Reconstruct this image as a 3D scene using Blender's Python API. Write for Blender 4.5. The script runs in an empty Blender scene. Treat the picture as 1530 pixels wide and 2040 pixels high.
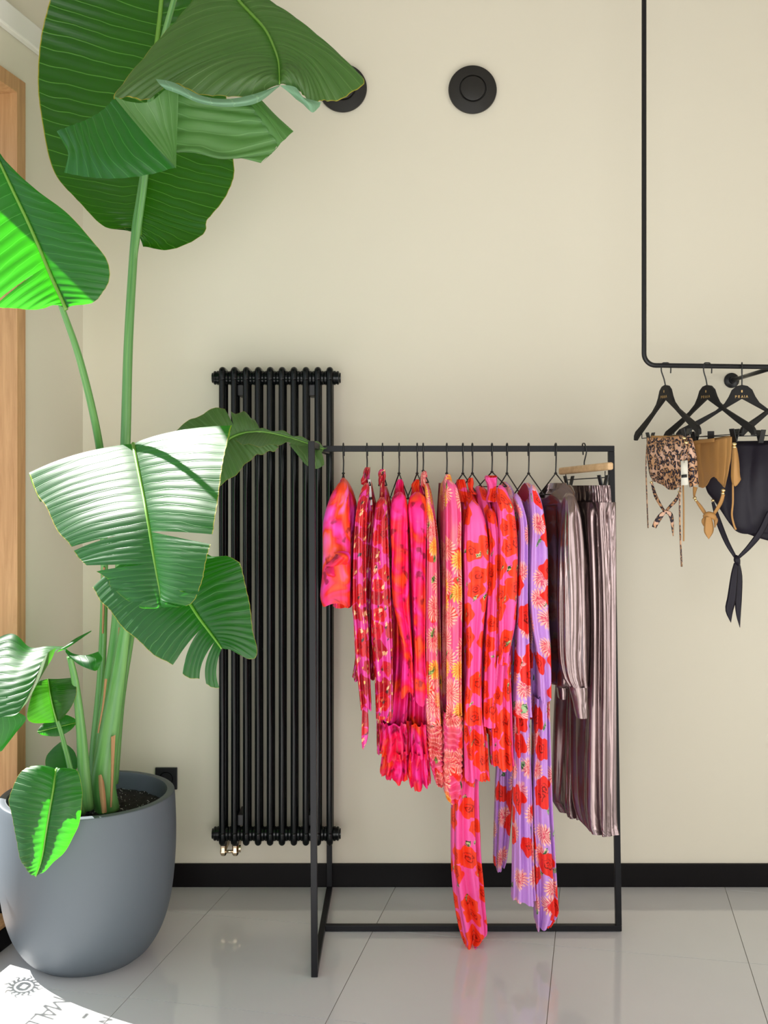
import bpy, math, random
import numpy as np
from mathutils import Vector, Matrix
random.seed(7)
np.random.seed(7)
SC = bpy.context.scene
COL = SC.collection
PI = math.pi

# ------------------------------------------------------------------ camera
FPX, HX, HY, CAMZ = 2050.0, 765.0, 976.0, 1.5
cam_d = bpy.data.cameras.new('camera')
cam = bpy.data.objects.new('camera', cam_d)
COL.objects.link(cam)
cam.location = (0, 0, CAMZ)
cam.rotation_euler = (PI / 2, 0, 0)
cam_d.sensor_fit = 'VERTICAL'
cam_d.sensor_height = 36.0
cam_d.lens = 36.0 * FPX / 2040.0
cam_d.shift_y = (HY - 1020.0) / 2040.0
cam_d.clip_start = 0.05
SC.camera = cam

# ------------------------------------------------------------------ world, sun, lamps, exposure
SC.view_settings.view_transform = 'Standard'
SC.view_settings.look = 'None'
SC.view_settings.exposure = 0.07
SC.view_settings.gamma = 1.0
SC.view_settings.use_curve_mapping = False
world = bpy.data.worlds.new('world')
SC.world = world
world.use_nodes = True
bg = world.node_tree.nodes['Background']
bg.inputs['Color'].default_value = (0.80, 0.91, 1.0, 1)
bg.inputs['Strength'].default_value = 1.3

SUN_AZ = (0.891, -0.454)          # horizontal travel direction of the light
SUN_EL = math.radians(44)
sun_dir = Vector((SUN_AZ[0] * math.cos(SUN_EL), SUN_AZ[1] * math.cos(SUN_EL), -math.sin(SUN_EL)))
sd = bpy.data.lights.new('sun', 'SUN')
sd.energy = 20.0
sd.angle = math.radians(0.53)
sd.color = (1.0, 0.97, 0.92)
sun = bpy.data.objects.new('sun', sd)
sun.rotation_euler = sun_dir.to_track_quat('-Z', 'Y').to_euler()
sun.location = (-4, 5, 6)
COL.objects.link(sun)


def area(name, loc, rot, sx, sy, power, color):
    l = bpy.data.lights.new(name, 'AREA')
    l.shape = 'RECTANGLE'
    l.size, l.size_y = sx, sy
    l.energy = power
    l.color = color
    o = bpy.data.objects.new(name, l)
    o.location = loc
    o.rotation_euler = rot
    COL.objects.link(o)
    return o


area('front_fill_lamp', (0.1, -1.95, 1.05), (PI / 2, 0, 0), 2.9, 1.9, 74, (1.0, 0.955, 0.90))  # soft fill lamp added behind the camera, set in the unseen front opening
area('side_fill_lamp', (3.24, 1.0, 0.95), (PI / 2, 0, PI / 2), 3.0, 1.7, 36, (1.0, 0.95, 0.88))  # fill lamp added from the right, no window known on that side

# ------------------------------------------------------------------ helpers
def W(px, py, d):
    return Vector(((px - HX) * d / FPX, d, CAMZ - (py - HY) * d / FPX))


def crom(P, n):
    """Catmull-Rom resample of control points P (k,dim) to n samples over uniform parameter."""
    P = np.asarray(P, float)
    k = len(P)
    if k == 2:
        t = np.linspace(0, 1, n)[:, None]
        return P[0] * (1 - t) + P[1] * t
    Q = np.vstack([2 * P[0] - P[1], P, 2 * P[-1] - P[-2]])
    return crom_at(Q, np.linspace(0, k - 1, n))


def crom_at(Q, T):
    k = len(Q) - 2
    i = np.clip(np.floor(T).astype(int), 0, k - 2)
    t = (T - i)[:, None]
    p0, p1, p2, p3 = Q[i], Q[i + 1], Q[i + 2], Q[i + 3]
    return 0.5 * (2 * p1 + (p2 - p0) * t + (2 * p0 - 5 * p1 + 4 * p2 - p3) * t ** 2 + (3 * p1 - p0 - 3 * p2 + p3) * t ** 3)


def cr_eval(P, v):
    P = np.asarray(P, float)
    Q = np.vstack([2 * P[0] - P[1], P, 2 * P[-1] - P[-2]])
    return crom_at(Q, np.asarray(v, float).ravel() * (len(P) - 1))


class MB:
    """collects geometry for one mesh object"""
    def __init__(self):
        self.v, self.f, self.uv = [], [], []

    def add(self, verts, faces, uvs=None):
        b = len(self.v)
        self.v += [tuple(map(float, p)) for p in verts]
        for f in faces:
            self.f.append(tuple(i + b for i in f))
        self.uv += [tuple(map(float, u)) for u in uvs] if uvs is not None else [(0.0, 0.0)] * len(verts)

    def grid(self, A, uv=None, closed=False):
        n, m = A.shape[:2]
        F = []
        for i in range(n - 1):
            for j in range(m - 1 + (1 if closed else 0)):
                j2 = (j + 1) % m
                F.append((i * m + j, i * m + j2, (i + 1) * m + j2, (i + 1) * m + j))
        self.add(A.reshape(-1, 3), F, uv.reshape(-1, 2) if uv is not None else None)

    def box(self, lo, hi):
        x0, y0, z0 = lo
        x1, y1, z1 = hi
        self.add([(x0, y0, z0), (x1, y0, z0), (x1, y1, z0), (x0, y1, z0), (x0, y0, z1), (x1, y0, z1), (x1, y1, z1), (x0, y1, z1)],
                 [(3, 2, 1, 0), (4, 5, 6, 7), (0, 1, 5, 4), (1, 2, 6, 5), (2, 3, 7, 6), (3, 0, 4, 7)])

    def obox(self, c, ax, ay, az):
        c, ax, ay, az = map(Vector, (c, ax, ay, az))
        P = []
        for sz in (-1, 1):
            for sx, sy in ((-1, -1), (1, -1), (1, 1), (-1, 1)):
                P.append(c + ax * sx + ay * sy + az * sz)
        self.add(P, [(3, 2, 1, 0), (4, 5, 6, 7), (0, 1, 5, 4), (1, 2, 6, 5), (2, 3, 7, 6), (3, 0, 4, 7)])

    def tube(self, pts, r, n=10, cap=True, smooth=0, flat=1.0):
        P = np.array([tuple(p) for p in pts], float)
        R = np.asarray(r, float) if np.ndim(r) else np.full(len(P), float(r))
        if smooth:
            R = crom(R[:, None], smooth)[:, 0]
            P = crom(P, smooth)
        m = len(P)
        T = np.gradient(P, axis=0)
        T /= np.linalg.norm(T, axis=1)[:, None] + 1e-12
        up = np.array([0, -1.0, 0]) if abs(T[0][1]) < 0.9 else np.array([0, 0, 1.0])
        a = np.cross(T[0], up)
        a /= np.linalg.norm(a)
        rings, uvs, L = [], [], 0
        for i in range(m):
            a = a - T[i] * a.dot(T[i])
            a /= np.linalg.norm(a)
            b = np.cross(T[i], a)
            if i:
                L += np.linalg.norm(P[i] - P[i - 1])
            th = np.arange(n) * 2 * PI / n
            rings.append(P[i] + R[i] * (np.cos(th)[:, None] * a + flat * np.sin(th)[:, None] * b))
            uvs.append(np.stack([th / (2 * PI) * 0.06, np.full(n, L)], 1))
        self.grid(np.array(rings), np.array(uvs), closed=True)
        if cap:
            b = len(self.v) - n * m
            self.f.append(tuple(b + j for j in range(n))[::-1])
            self.f.append(tuple(b + (m - 1) * n + j for j in range(n)))

    def lathe(self, prof, c=(0, 0, 0), n=48, axis='Z'):
        """prof: list of (r, h); open surface of revolution"""
        A = []
        for r, h in prof:
            th = np.arange(n) * 2 * PI / n
            x, y = r * np.cos(th), r * np.sin(th)
            z = np.full(n, h)
            if axis == 'Z':
                A.append(np.stack([x, y, z], 1))
            elif axis == 'Y':
                A.append(np.stack([x, -z, y], 1))
            else:
                A.append(np.stack([z, x, y], 1))
        A = np.array(A) + np.array(c)
        self.grid(A, closed=True)

    def ball(self, c, r, n=12, sz=1.0):
        prof = [(max(1e-5, r * math.sin(PI * i / n)), -r * sz * math.cos(PI * i / n)) for i in range(n + 1)]
        self.lathe(prof, c, n * 2)

    def poly_extrude(self, pts2, O, ex, ey, nrm, th):
        """extrude polygon pts2 in plane (O, ex, ey) by +-th/2 along nrm"""
        O, ex, ey, nrm = map(Vector, (O, ex, ey, nrm))
        n = len(pts2)
        V = [O + ex * p[0] + ey * p[1] - nrm * th / 2 for p in pts2] + [O + ex * p[0] + ey * p[1] + nrm * th / 2 for p in pts2]
        F = [tuple(range(n))[::-1], tuple(range(n, 2 * n))]
        for i in range(n):
            j = (i + 1) % n
            F.append((i, j, j + n, i + n))
        self.add(V, F)

    def mesh(self, name, smooth=True):
        me = bpy.data.meshes.new(name)
        me.from_pydata(self.v, [], self.f)
        uvl = me.uv_layers.new(name='UVMap')
        idx = np.empty(len(me.loops), dtype=np.int32)
        me.loops.foreach_get('vertex_index', idx)
        uvl.data.foreach_set('uv', np.array(self.uv, dtype=np.float32)[idx].ravel())
        if smooth:
            me.polygons.foreach_set('use_smooth', [True] * len(me.polygons))
            if smooth == 'auto':
                me.set_sharp_from_angle(angle=math.radians(38))
        me.update()
        return me

    def build(self, name, mat, parent=None, smooth=True, label=None, bevel=0, solid=0, subsurf=0):
        o = bpy.data.objects.new(name, self.mesh(name, smooth))
        o.data.materials.append(mat)
        COL.objects.link(o)
        if parent is not None:
            setpar(o, parent)
        if label:
            o['label'] = label
        if solid:
            m = o.modifiers.new('s', 'SOLIDIFY')
            m.thickness = solid
            m.offset = 0
        if bevel:
            m = o.modifiers.new('b', 'BEVEL')
            m.width = bevel
            m.segments = 2
            m.limit_method = 'ANGLE'
        if subsurf:
            m = o.modifiers.new('u', 'SUBSURF')
            m.levels = m.render_levels = subsurf
        return o


def world_loc(o):
    p = Vector(o.location)
    q = o.parent
    while q is not None:
        p = p + Vector(q.location) if False else p
        q = q.parent
    return Vector(o.get('_wl', o.location))


def setpar(o, parent):
    o.parent = parent
    o.matrix_parent_inverse = Matrix.Translation(-Vector(parent.location)) if parent.type == 'EMPTY' else Matrix.Identity(4)


def tag(o, label, cat, group=None, kind=None):
    o['label'] = label
    o['category'] = cat
    if group:
        o['group'] = group
    if kind:
        o['kind'] = kind
    return o


def thing(name, label, cat, loc, group=None, kind=None):
    o = bpy.data.objects.new(name, None)
    o.empty_display_size = 0.05
    o.location = loc
    COL.objects.link(o)
    return tag(o, label, cat, group, kind)


# ------------------------------------------------------------------ materials
class NB:
    def __init__(self, name):
        self.mat = bpy.data.materials.new(name)
        self.mat.use_nodes = True
        self.t = self.mat.node_tree
        self.t.nodes.clear()
        self.out = self.t.nodes.new('ShaderNodeOutputMaterial')
        self.bsdf = self.t.nodes.new('ShaderNodeBsdfPrincipled')
        self.t.links.new(self.bsdf.outputs[0], self.out.inputs[0])

    def put(self, sock, val):
        if val is None:
            return
        if isinstance(val, bpy.types.NodeSocket):
            self.t.links.new(val, sock)
        elif isinstance(val, (tuple, list)):
            if len(val) == 3 and len(sock.default_value) == 4:
                val = (*val, 1.0)
            sock.default_value = val
        else:
            sock.default_value = val

    def p(self, **kw):
        names = dict(color='Base Color', rough='Roughness', metal='Metallic', spec='Specular IOR Level', coat='Coat Weight', coatr='Coat Roughness',
                     sheen='Sheen Weight', normal='Normal', aniso='Anisotropic', emit='Emission Color', es='Emission Strength')
        for k, v in kw.items():
            self.put(self.bsdf.inputs[names[k]], v)
        return self

    def m(self, op, a, b=None, c=None, clamp=False):
        n = self.t.nodes.new('ShaderNodeMath')
        n.operation = op
        n.use_clamp = clamp
        for i, x in enumerate((a, b, c)):
            if x is not None:
                self.put(n.inputs[i], x)
        return n.outputs[0]

    def vm(self, op, a, b=None, scale=None):
        n = self.t.nodes.new('ShaderNodeVectorMath')
        n.operation = op
        self.put(n.inputs[0], a)
        if b is not None:
            self.put(n.inputs[1], b)
        if scale is not None:
            self.put(n.inputs[3], scale)
        return n.outputs['Value'] if op in ('LENGTH', 'DOT_PRODUCT', 'DISTANCE') else n.outputs[0]

    def mix(self, f, a, b):
        n = self.t.nodes.new('ShaderNodeMix')
        n.data_type = 'RGBA'
        self.put(n.inputs[0], f)
        self.put(n.inputs[6], a)
        self.put(n.inputs[7], b)
        return n.outputs[2]

    def uv(self):
        n = self.t.nodes.new('ShaderNodeUVMap')
        n.uv_map = 'UVMap'
        return n.outputs[0]

    def obj(self):
        return self.t.nodes.new('ShaderNodeTexCoord').outputs['Object']

    def pos(self):
        return self.t.nodes.new('ShaderNodeNewGeometry').outputs['Position']

    def noise(self, vec, scale, detail=3, rough=0.5, dist=0.0, col=False):
        n = self.t.nodes.new('ShaderNodeTexNoise')
        self.put(n.inputs['Vector'], vec)
        n.inputs['Scale'].default_value = scale
        n.inputs['Detail'].default_value = detail
        n.inputs['Roughness'].default_value = rough
        n.inputs['Distortion'].default_value = dist
        return n.outputs['Color' if col else 'Fac']

    def ramp(self, f, stops, interp='LINEAR'):
        n = self.t.nodes.new('ShaderNodeValToRGB')
        n.color_ramp.interpolation = interp
        while len(n.color_ramp.elements) < len(stops):
            n.color_ramp.elements.new(0.5)
        for e, (p, c) in zip(n.color_ramp.elements, stops):
            e.position = p
            e.color = (*c, 1) if len(c) == 3 else c
        self.put(n.inputs[0], f)
        return n.outputs[0]

    def step(self, x, a, b):
        """smooth map x: a->0, b->1"""
        n = self.t.nodes.new('ShaderNodeMapRange')
        n.interpolation_type = 'SMOOTHSTEP'
        self.put(n.inputs[0], x)
        n.inputs[1].default_value = a
        n.inputs[2].default_value = b
        return n.outputs[0]

    def sep(self, v):
        n = self.t.nodes.new('ShaderNodeSeparateXYZ')
        self.put(n.inputs[0], v)
        return n.outputs

    def comb(self, x, y, z=0.0):
        n = self.t.nodes.new('ShaderNodeCombineXYZ')
        for i, q in enumerate((x, y, z)):
            self.put(n.inputs[i], q)
        return n.outputs[0]

    def vor(self, vec, rnd=0.9):
        n = self.t.nodes.new('ShaderNodeTexVoronoi')
        n.voronoi_dimensions = '2D'
        self.put(n.inputs['Vector'], vec)
        n.inputs['Scale'].default_value = 1.0
        n.inputs['Randomness'].default_value = rnd
        return n.outputs['Distance'], n.outputs['Color'], n.outputs['Position']

    def bump(self, h, strength=0.3, dist=0.002):
        n = self.t.nodes.new('ShaderNodeBump')
        n.inputs['Strength'].default_value = strength
        n.inputs['Distance'].default_value = dist
        self.put(n.inputs['Height'], h)
        self.put(self.bsdf.inputs['Normal'], n.outputs[0])
        return n.outputs[0]


def s2l(r, g, b):
    f = lambda c: (c / 255 / 12.92) if c / 255 <= 0.04045 else ((c / 255 + 0.055) / 1.055) ** 2.4
    return (f(r), f(g), f(b))


def simple(name, col, rough=0.5, metal=0.0, bump=None, **kw):
    b = NB(name).p(color=col, rough=rough, metal=metal, **kw)
    if bump:
        b.bump(b.noise(b.obj(), bump[0], 4), bump[1], bump[2])
    return b.mat


def mat_wall():
    b = NB('wall_paint')
    n = b.noise(b.pos(), 1.3, 2)
    b.p(color=b.mix(n, (0.700, 0.650, 0.535), (0.730, 0.680, 0.562)), rough=0.75, spec=0.25)
    b.bump(b.noise(b.pos(), 180, 2), 0.06, 0.001)
    return b.mat


def mat_tile():
    b = NB('porcelain_tile')
    n = b.noise(b.pos(), 2.2, 4, 0.6)
    b.p(color=b.mix(n, (0.60, 0.60, 0.605), (0.66, 0.66, 0.665)), rough=0.06, spec=0.7)
    b.bump(b.noise(b.pos(), 9, 2), 0.02, 0.001)
    return b.mat


def mat_wood(name, c1, c2, axis='Z', rough=0.45):
    b = NB(name)
    s = b.sep(b.pos())
    k = {'Z': (14.0, 14.0, 0.9), 'X': (0.9, 14.0, 14.0)}[axis]
    v = b.comb(b.m('MULTIPLY', s[0], k[0]), b.m('MULTIPLY', s[1], k[1]), b.m('MULTIPLY', s[2], k[2]))
    n = b.noise(v, 3.0, 6, 0.65, 0.6)
    b.p(color=b.ramp(n, [(0.3, c1), (0.7, c2)]), rough=rough)
    b.bump(n, 0.15, 0.001)
    return b.mat


def leaf_mat(name, dark, light, vein, trans, tw=0.35, rough=0.32, nv=26.0, spec=0.5):
    b = NB(name)
    uv = b.uv()
    s = b.sep(uv)
    across = b.m('ABSOLUTE', b.m('SUBTRACT', s[0], 0.5))           # 0 midrib .. .5 edge
    wob = b.m('MULTIPLY', b.noise(uv, 3.0, 2), 0.05)
    vv = b.m('MULTIPLY', b.m('ADD', s[1], wob), nv)
    fr = b.m('ABSOLUTE', b.m('SUBTRACT', b.m('FRACT', vv), 0.5))
    line = b.step(fr, 0.055, 0.0)
    fine = b.m('ABSOLUTE', b.m('SUBTRACT', b.m('FRACT', b.m('MULTIPLY', vv, 5.0)), 0.5))
    base = b.mix(b.noise(uv, 5.0, 4), dark, light)
    c = b.mix(b.m('MULTIPLY', line, 0.85), base, vein)
    c = b.mix(b.step(across, 0.494, 0.4985), c, (0.45, 0.33, 0.03))
    b.p(color=c, rough=rough, spec=spec)
    h = b.m('ADD', b.m('MULTIPLY', line, -1.0), b.m('MULTIPLY', fine, 0.35))
    nrm = b.bump(h, 0.35, 0.0015)
    tr = b.t.nodes.new('ShaderNodeBsdfTranslucent')
    b.put(tr.inputs[0], b.mix(b.m('MULTIPLY', line, 0.5), trans, tuple(min(1, x * 1.6) for x in trans)))
    mx = b.t.nodes.new('ShaderNodeMixShader')
    mx.inputs[0].default_value = tw
    b.t.links.new(b.bsdf.outputs[0], mx.inputs[1])
    b.t.links.new(tr.outputs[0], mx.inputs[2])
    b.t.links.new(mx.outputs[0], b.out.inputs[0])
    return b.mat


def stem_mat():
    b = NB('plant_stem')
    s = b.sep(b.uv())
    v = b.comb(b.m('MULTIPLY', s[0], 160.0), b.m('MULTIPLY', s[1], 3.0))
    n = b.noise(v, 1.0, 4)
    b.p(color=b.ramp(n, [(0.3, (0.055, 0.20, 0.045)), (0.7, (0.17, 0.36, 0.10))]), rough=0.38)
    b.bump(n, 0.12, 0.002)
    return b.mat


# fabric prints -------------------------------------------------------
def rose(b, uv, scale, off, R, hardness=0.03):
    """returns (mask, dark-line mask, random colour socket)"""
    v = b.vm('ADD', b.vm('SCALE', uv, scale=scale), (off, off * 1.7, 0.0))
    v = b.vm('ADD', v, b.vm('SCALE', b.vm('SUBTRACT', b.noise(v, 2.2, 2, col=True), (0.5, 0.5, 0.5)), scale=0.16))
    d, c, p = b.vor(v, 0.75)
    loc = b.vm('SUBTRACT', v, p)
    s = b.sep(loc)
    ang = b.m('ARCTAN2', s[1], s[0])
    r = b.m('SQRT', b.m('ADD', b.m('MULTIPLY', s[0], s[0]), b.m('MULTIPLY', s[1], s[1])))
    rnd = b.sep(c)
    rr = b.m('MULTIPLY', b.m('ADD', 0.72, b.m('MULTIPLY', rnd[0], 0.45)), R)
    lob = b.m('ADD', 1.0, b.m('MULTIPLY', b.m('SINE', b.m('ADD', b.m('MULTIPLY', ang, 5.0), b.m('MULTIPLY', rnd[1], 6.0))), 0.10))
    q = b.m('DIVIDE', r, b.m('MULTIPLY', rr, lob))
    mask = b.step(q, 1.0 + hardness, 1.0 - hardness)
    sp = b.m('SINE', b.m('ADD', b.m('MULTIPLY', q, 22.0), b.m('ADD', b.m('MULTIPLY', ang, 1.0), b.m('MULTIPLY', b.noise(v, 9.0, 2), 5.0))))
    dark = b.m('MULTIPLY', b.m('MULTIPLY', b.step(sp, 0.0, 0.6), b.step(b.noise(v, 10.0, 2), 0.38, 0.48)), b.step(q, 0.56, 0.36))
    return mask, dark, rnd, q, ang


def dahlia(b, uv, scale, off, R, petals=11.0, keep=0.35):
    v = b.vm('ADD', b.vm('SCALE', uv, scale=scale), (off, off * 0.6, 0.0))
    d, c, p = b.vor(v, 0.8)
    s = b.sep(b.vm('SUBTRACT', v, p))
    ang = b.m('ARCTAN2', s[1], s[0])
    r = b.m('SQRT', b.m('ADD', b.m('MULTIPLY', s[0], s[0]), b.m('MULTIPLY', s[1], s[1])))
    rnd = b.sep(c)
    pet = b.m('ABSOLUTE', b.m('SINE', b.m('ADD', b.m('MULTIPLY', ang, petals), b.m('MULTIPLY', r, 9.0))))
    rr = b.m('MULTIPLY', b.m('ADD', 0.62, b.m('MULTIPLY', pet, 0.38)), R)
    q = b.m('DIVIDE', r, rr)
    mask = b.m('MULTIPLY', b.step(q, 1.04, 0.96), b.step(rnd[0], keep - 0.02, keep + 0.02))
    stroke = b.m('MULTIPLY', b.step(pet, 0.25, 0.9), b.step(b.m('ADD', b.noise(v, 12.0, 3), b.m('MULTIPLY', q, 0.25)), 0.42, 0.66))
    return mask, stroke, q


def leaflets(b, uv, scale, off, keep=0.55):
    v = b.vm('ADD', b.vm('SCALE', uv, scale=scale), (off, off * 2.3, 0.0))
    v = b.vm('ADD', v, b.vm('SCALE', b.vm('SUBTRACT', b.noise(v, 2.5, 2, col=True), (0.5, 0.5, 0.5)), scale=0.5))
    d, c, p = b.vor(v, 1.0)
    s = b.sep(b.vm('SUBTRACT', v, p))
    rnd = b.sep(c)
    x = b.m('ADD', s[0], b.m('MULTIPLY', s[1], 0.55))
    y = b.m('SUBTRACT', s[1], b.m('MULTIPLY', s[0], 0.55))
    q = b.m('ADD', b.m('ABSOLUTE', b.m('MULTIPLY', x, 5.5)), b.m('ABSOLUTE', b.m('MULTIPLY', y, 2.2)))
    mask = b.m('MULTIPLY', b.step(q, 0.75, 0.66), b.step(rnd[1], keep - 0.01, keep + 0.01))
    tone = b.noise(v, 7.0, 2)
    return mask, tone


def cloth_finish(b, c, rough=0.5, tw=0.0, sheen=0.0, spec=0.3, fine=900):
    b.p(color=c, rough=rough, sheen=sheen, spec=spec)
    b.bump(b.noise(b.uv(), 38, 3), 0.25, 0.004)
    return b.mat


PINK, HOT, RED, ORANGE = (0.90, 0.075, 0.33), (0.90, 0.012, 0.15), (0.86, 0.022, 0.018), (0.93, 0.07, 0.012)


def mat_marble(name, stops, scale, off):
    b = NB(name)
    uv = b.vm('ADD', b.uv(), (off, off, 0))
    n = b.noise(uv, scale, 2, 0.45, 0.8)
    c = b.ramp(n, stops)
    spots = b.m('MULTIPLY', b.step(b.noise(uv, scale * 2.4, 2), 0.58, 0.68), 0.8)
    c = b.mix(spots, c, (0.26, 0.004, 0.02))
    lights = b.m('MULTIPLY', b.step(b.noise(b.vm('ADD', uv, (5, 3, 0)), scale * 3, 2), 0.66, 0.78), 0.35)
    c = b.mix(lights, c, (0.95, 0.30, 0.42))
    return cloth_finish(b, c, 0.42)


def mat_petal():
    b = NB('magenta_petal_satin')
    uv = b.uv()
    mask, dark, rnd, q, ang = rose(b, uv, 19.0, 3.3, 0.58, 0.05)
    c = b.mix(mask, (0.78, 0.045, 0.34), b.mix(rnd[2], (0.75, 0.012, 0.02), (0.45, 0.008, 0.025)))
    c = b.mix(b.m('MULTIPLY', dark, 0.7), c, (0.18, 0.002, 0.01))
    m2, tone = leaflets(b, uv, 22.0, 8.0, 0.45)
    c = b.mix(m2, c, b.mix(tone, (0.85, 0.45, 0.22), (0.95, 0.62, 0.35)))
    m3, tone3 = leaflets(b, uv, 30.0, 1.4, 0.75)
    c = b.mix(m3, c, (0.07, 0.03, 0.03))
    m4, t4 = leaflets(b, b.vm('MULTIPLY', uv, (1.0, 0.6, 1.0)), 60.0, 4.4, 0.62)
    c = b.mix(m4, c, (0.95, 0.58, 0.16))
    return cloth_finish(b, c, 0.30, sheen=0.0, spec=0.55)


def mat_dahlia_pink():
    b = NB('pink_dahlia_print')
    uv = b.uv()
    n = b.noise(b.vm('MULTIPLY', uv, (9.0, 2.0, 1.0)), 3.0, 3)
    c = b.mix(b.step(n, 0.45, 0.7), (0.88, 0.10, 0.30), (0.92, 0.20, 0.28))
    rm, dk, rnd, q, ang = rose(b, uv, 12.0, 6.0, 0.36)
    c = b.mix(b.m('MULTIPLY', rm, b.step(rnd[2], 0.55, 0.56)), c, (0.90, 0.05, 0.03))
    m, st, q = dahlia(b, uv, 11.0, 2.0, 0.50, 11.0, 0.15)
    c = b.mix(m, c, b.mix(st, (0.78, 0.05, 0.10), (0.98, 0.50, 0.40)))
    m2, st2, q2 = dahlia(b, uv, 14.0, 7.7, 0.46, 8.0, 0.62)
    c = b.mix(m2, c, b.mix(st2, (0.90, 0.20, 0.02), (0.98, 0.55, 0.10)))
    lm, tone = leaflets(b, uv, 17.0, 4.0, 0.68)
    c = b.mix(lm, c, b.mix(b.step(tone, 0.4, 0.6), (0.02, 0.09, 0.02), (0.35, 0.48, 0.12)))
    return cloth_finish(b, c, 0.42)


def mat_rose_pink():
    b = NB('pink_red_rose_print')
    uv = b.uv()
    c = (0.92, 0.10, 0.38)
    m1, d1, r1, q1, a1 = rose(b, uv, 13.0, 0.7, 0.46)
    c = b.mix(m1, c, b.mix(b.step(q1, 0.2, 0.9), (0.86, 0.035, 0.012), (0.93, 0.055, 0.014)))
    c = b.mix(b.m('MULTIPLY', b.m('MULTIPLY', m1, d1), 0.8), c, (0.22, 0.004, 0.004))
    lm, tone = leaflets(b, uv, 21.0, 2.0, 0.74)
    c = b.mix(lm, c, b.mix(b.step(tone, 0.42, 0.58), (0.015, 0.07, 0.015), (0.55, 0.55, 0.25)))
    return cloth_finish(b, c, 0.48)


def mat_lilac():
    b = NB('lilac_rose_print')
    uv = b.uv()
    c = (0.57, 0.28, 0.72)
    m, st, q = dahlia(b, uv, 11.0, 1.3, 0.40, 9.0, 0.30)
    c = b.mix(m, c, b.mix(st, (0.72, 0.05, 0.12), (0.95, 0.55, 0.48)))
    lm, tone = leaflets(b, uv, 15.0, 6.0, 0.66)
    c = b.mix(lm, c, b.mix(b.step(tone, 0.42, 0.58), (0.03, 0.10, 0.04), (0.35, 0.50, 0.25)))
    m1, d1, r1, q1, a1 = rose(b, uv, 10.0, 3.9, 0.40)
    keep = b.m('MULTIPLY', m1, b.step(r1[2], 0.35, 0.36))
    c = b.mix(keep, c, (0.84, 0.028, 0.018))
    c = b.mix(b.m('MULTIPLY', b.m('MULTIPLY', keep, d1), 0.85), c, (0.12, 0.003, 0.004))
    return cloth_finish(b, c, 0.52)


def mat_leopard():
    b = NB('leopard_print')
    uv = b.uv()
    v = b.vm('SCALE', uv, scale=50.0)
    v = b.vm('ADD', v, b.vm('SCALE', b.vm('SUBTRACT', b.noise(v, 1.4, 2, col=True), (0.5, 0.5, 0.5)), scale=0.9))
    d, c, p = b.vor(v, 0.9)
    ring = b.m('MULTIPLY', b.step(d, 0.56, 0.48), b.step(d, 0.14, 0.22))
    broken = b.step(b.noise(v, 1.9, 2), 0.38, 0.45)
    k = b.m('MULTIPLY', ring, broken)
    base = b.mix(b.step(b.noise(uv, 14, 2), 0.4, 0.65), (0.56, 0.30, 0.15), (0.72, 0.45, 0.33))
    base = b.mix(b.step(d, 0.2, 0.15), base, (0.36, 0.17, 0.06))
    return cloth_finish(b, b.mix(k, base, (0.018, 0.012, 0.022)), 0.5)


def mat_satin():
    b = NB('taupe_metallic_satin')
    uv = b.uv()
    n = b.noise(b.vm('MULTIPLY', uv, (26.0, 1.2, 1.0)), 1.0, 3, 0.55)
    n2 = b.noise(uv, 60, 2)
    b.p(color=b.mix(n2, (0.25, 0.185, 0.185), (0.30, 0.225, 0.22)), metal=0.9, rough=0.24, aniso=0.3)
    b.bump(n, 0.30, 0.010)
    return b.mat


def mat_plain_cloth(name, col, rough=0.55):
    b = NB(name)
    return cloth_finish(b, col, rough)


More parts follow.
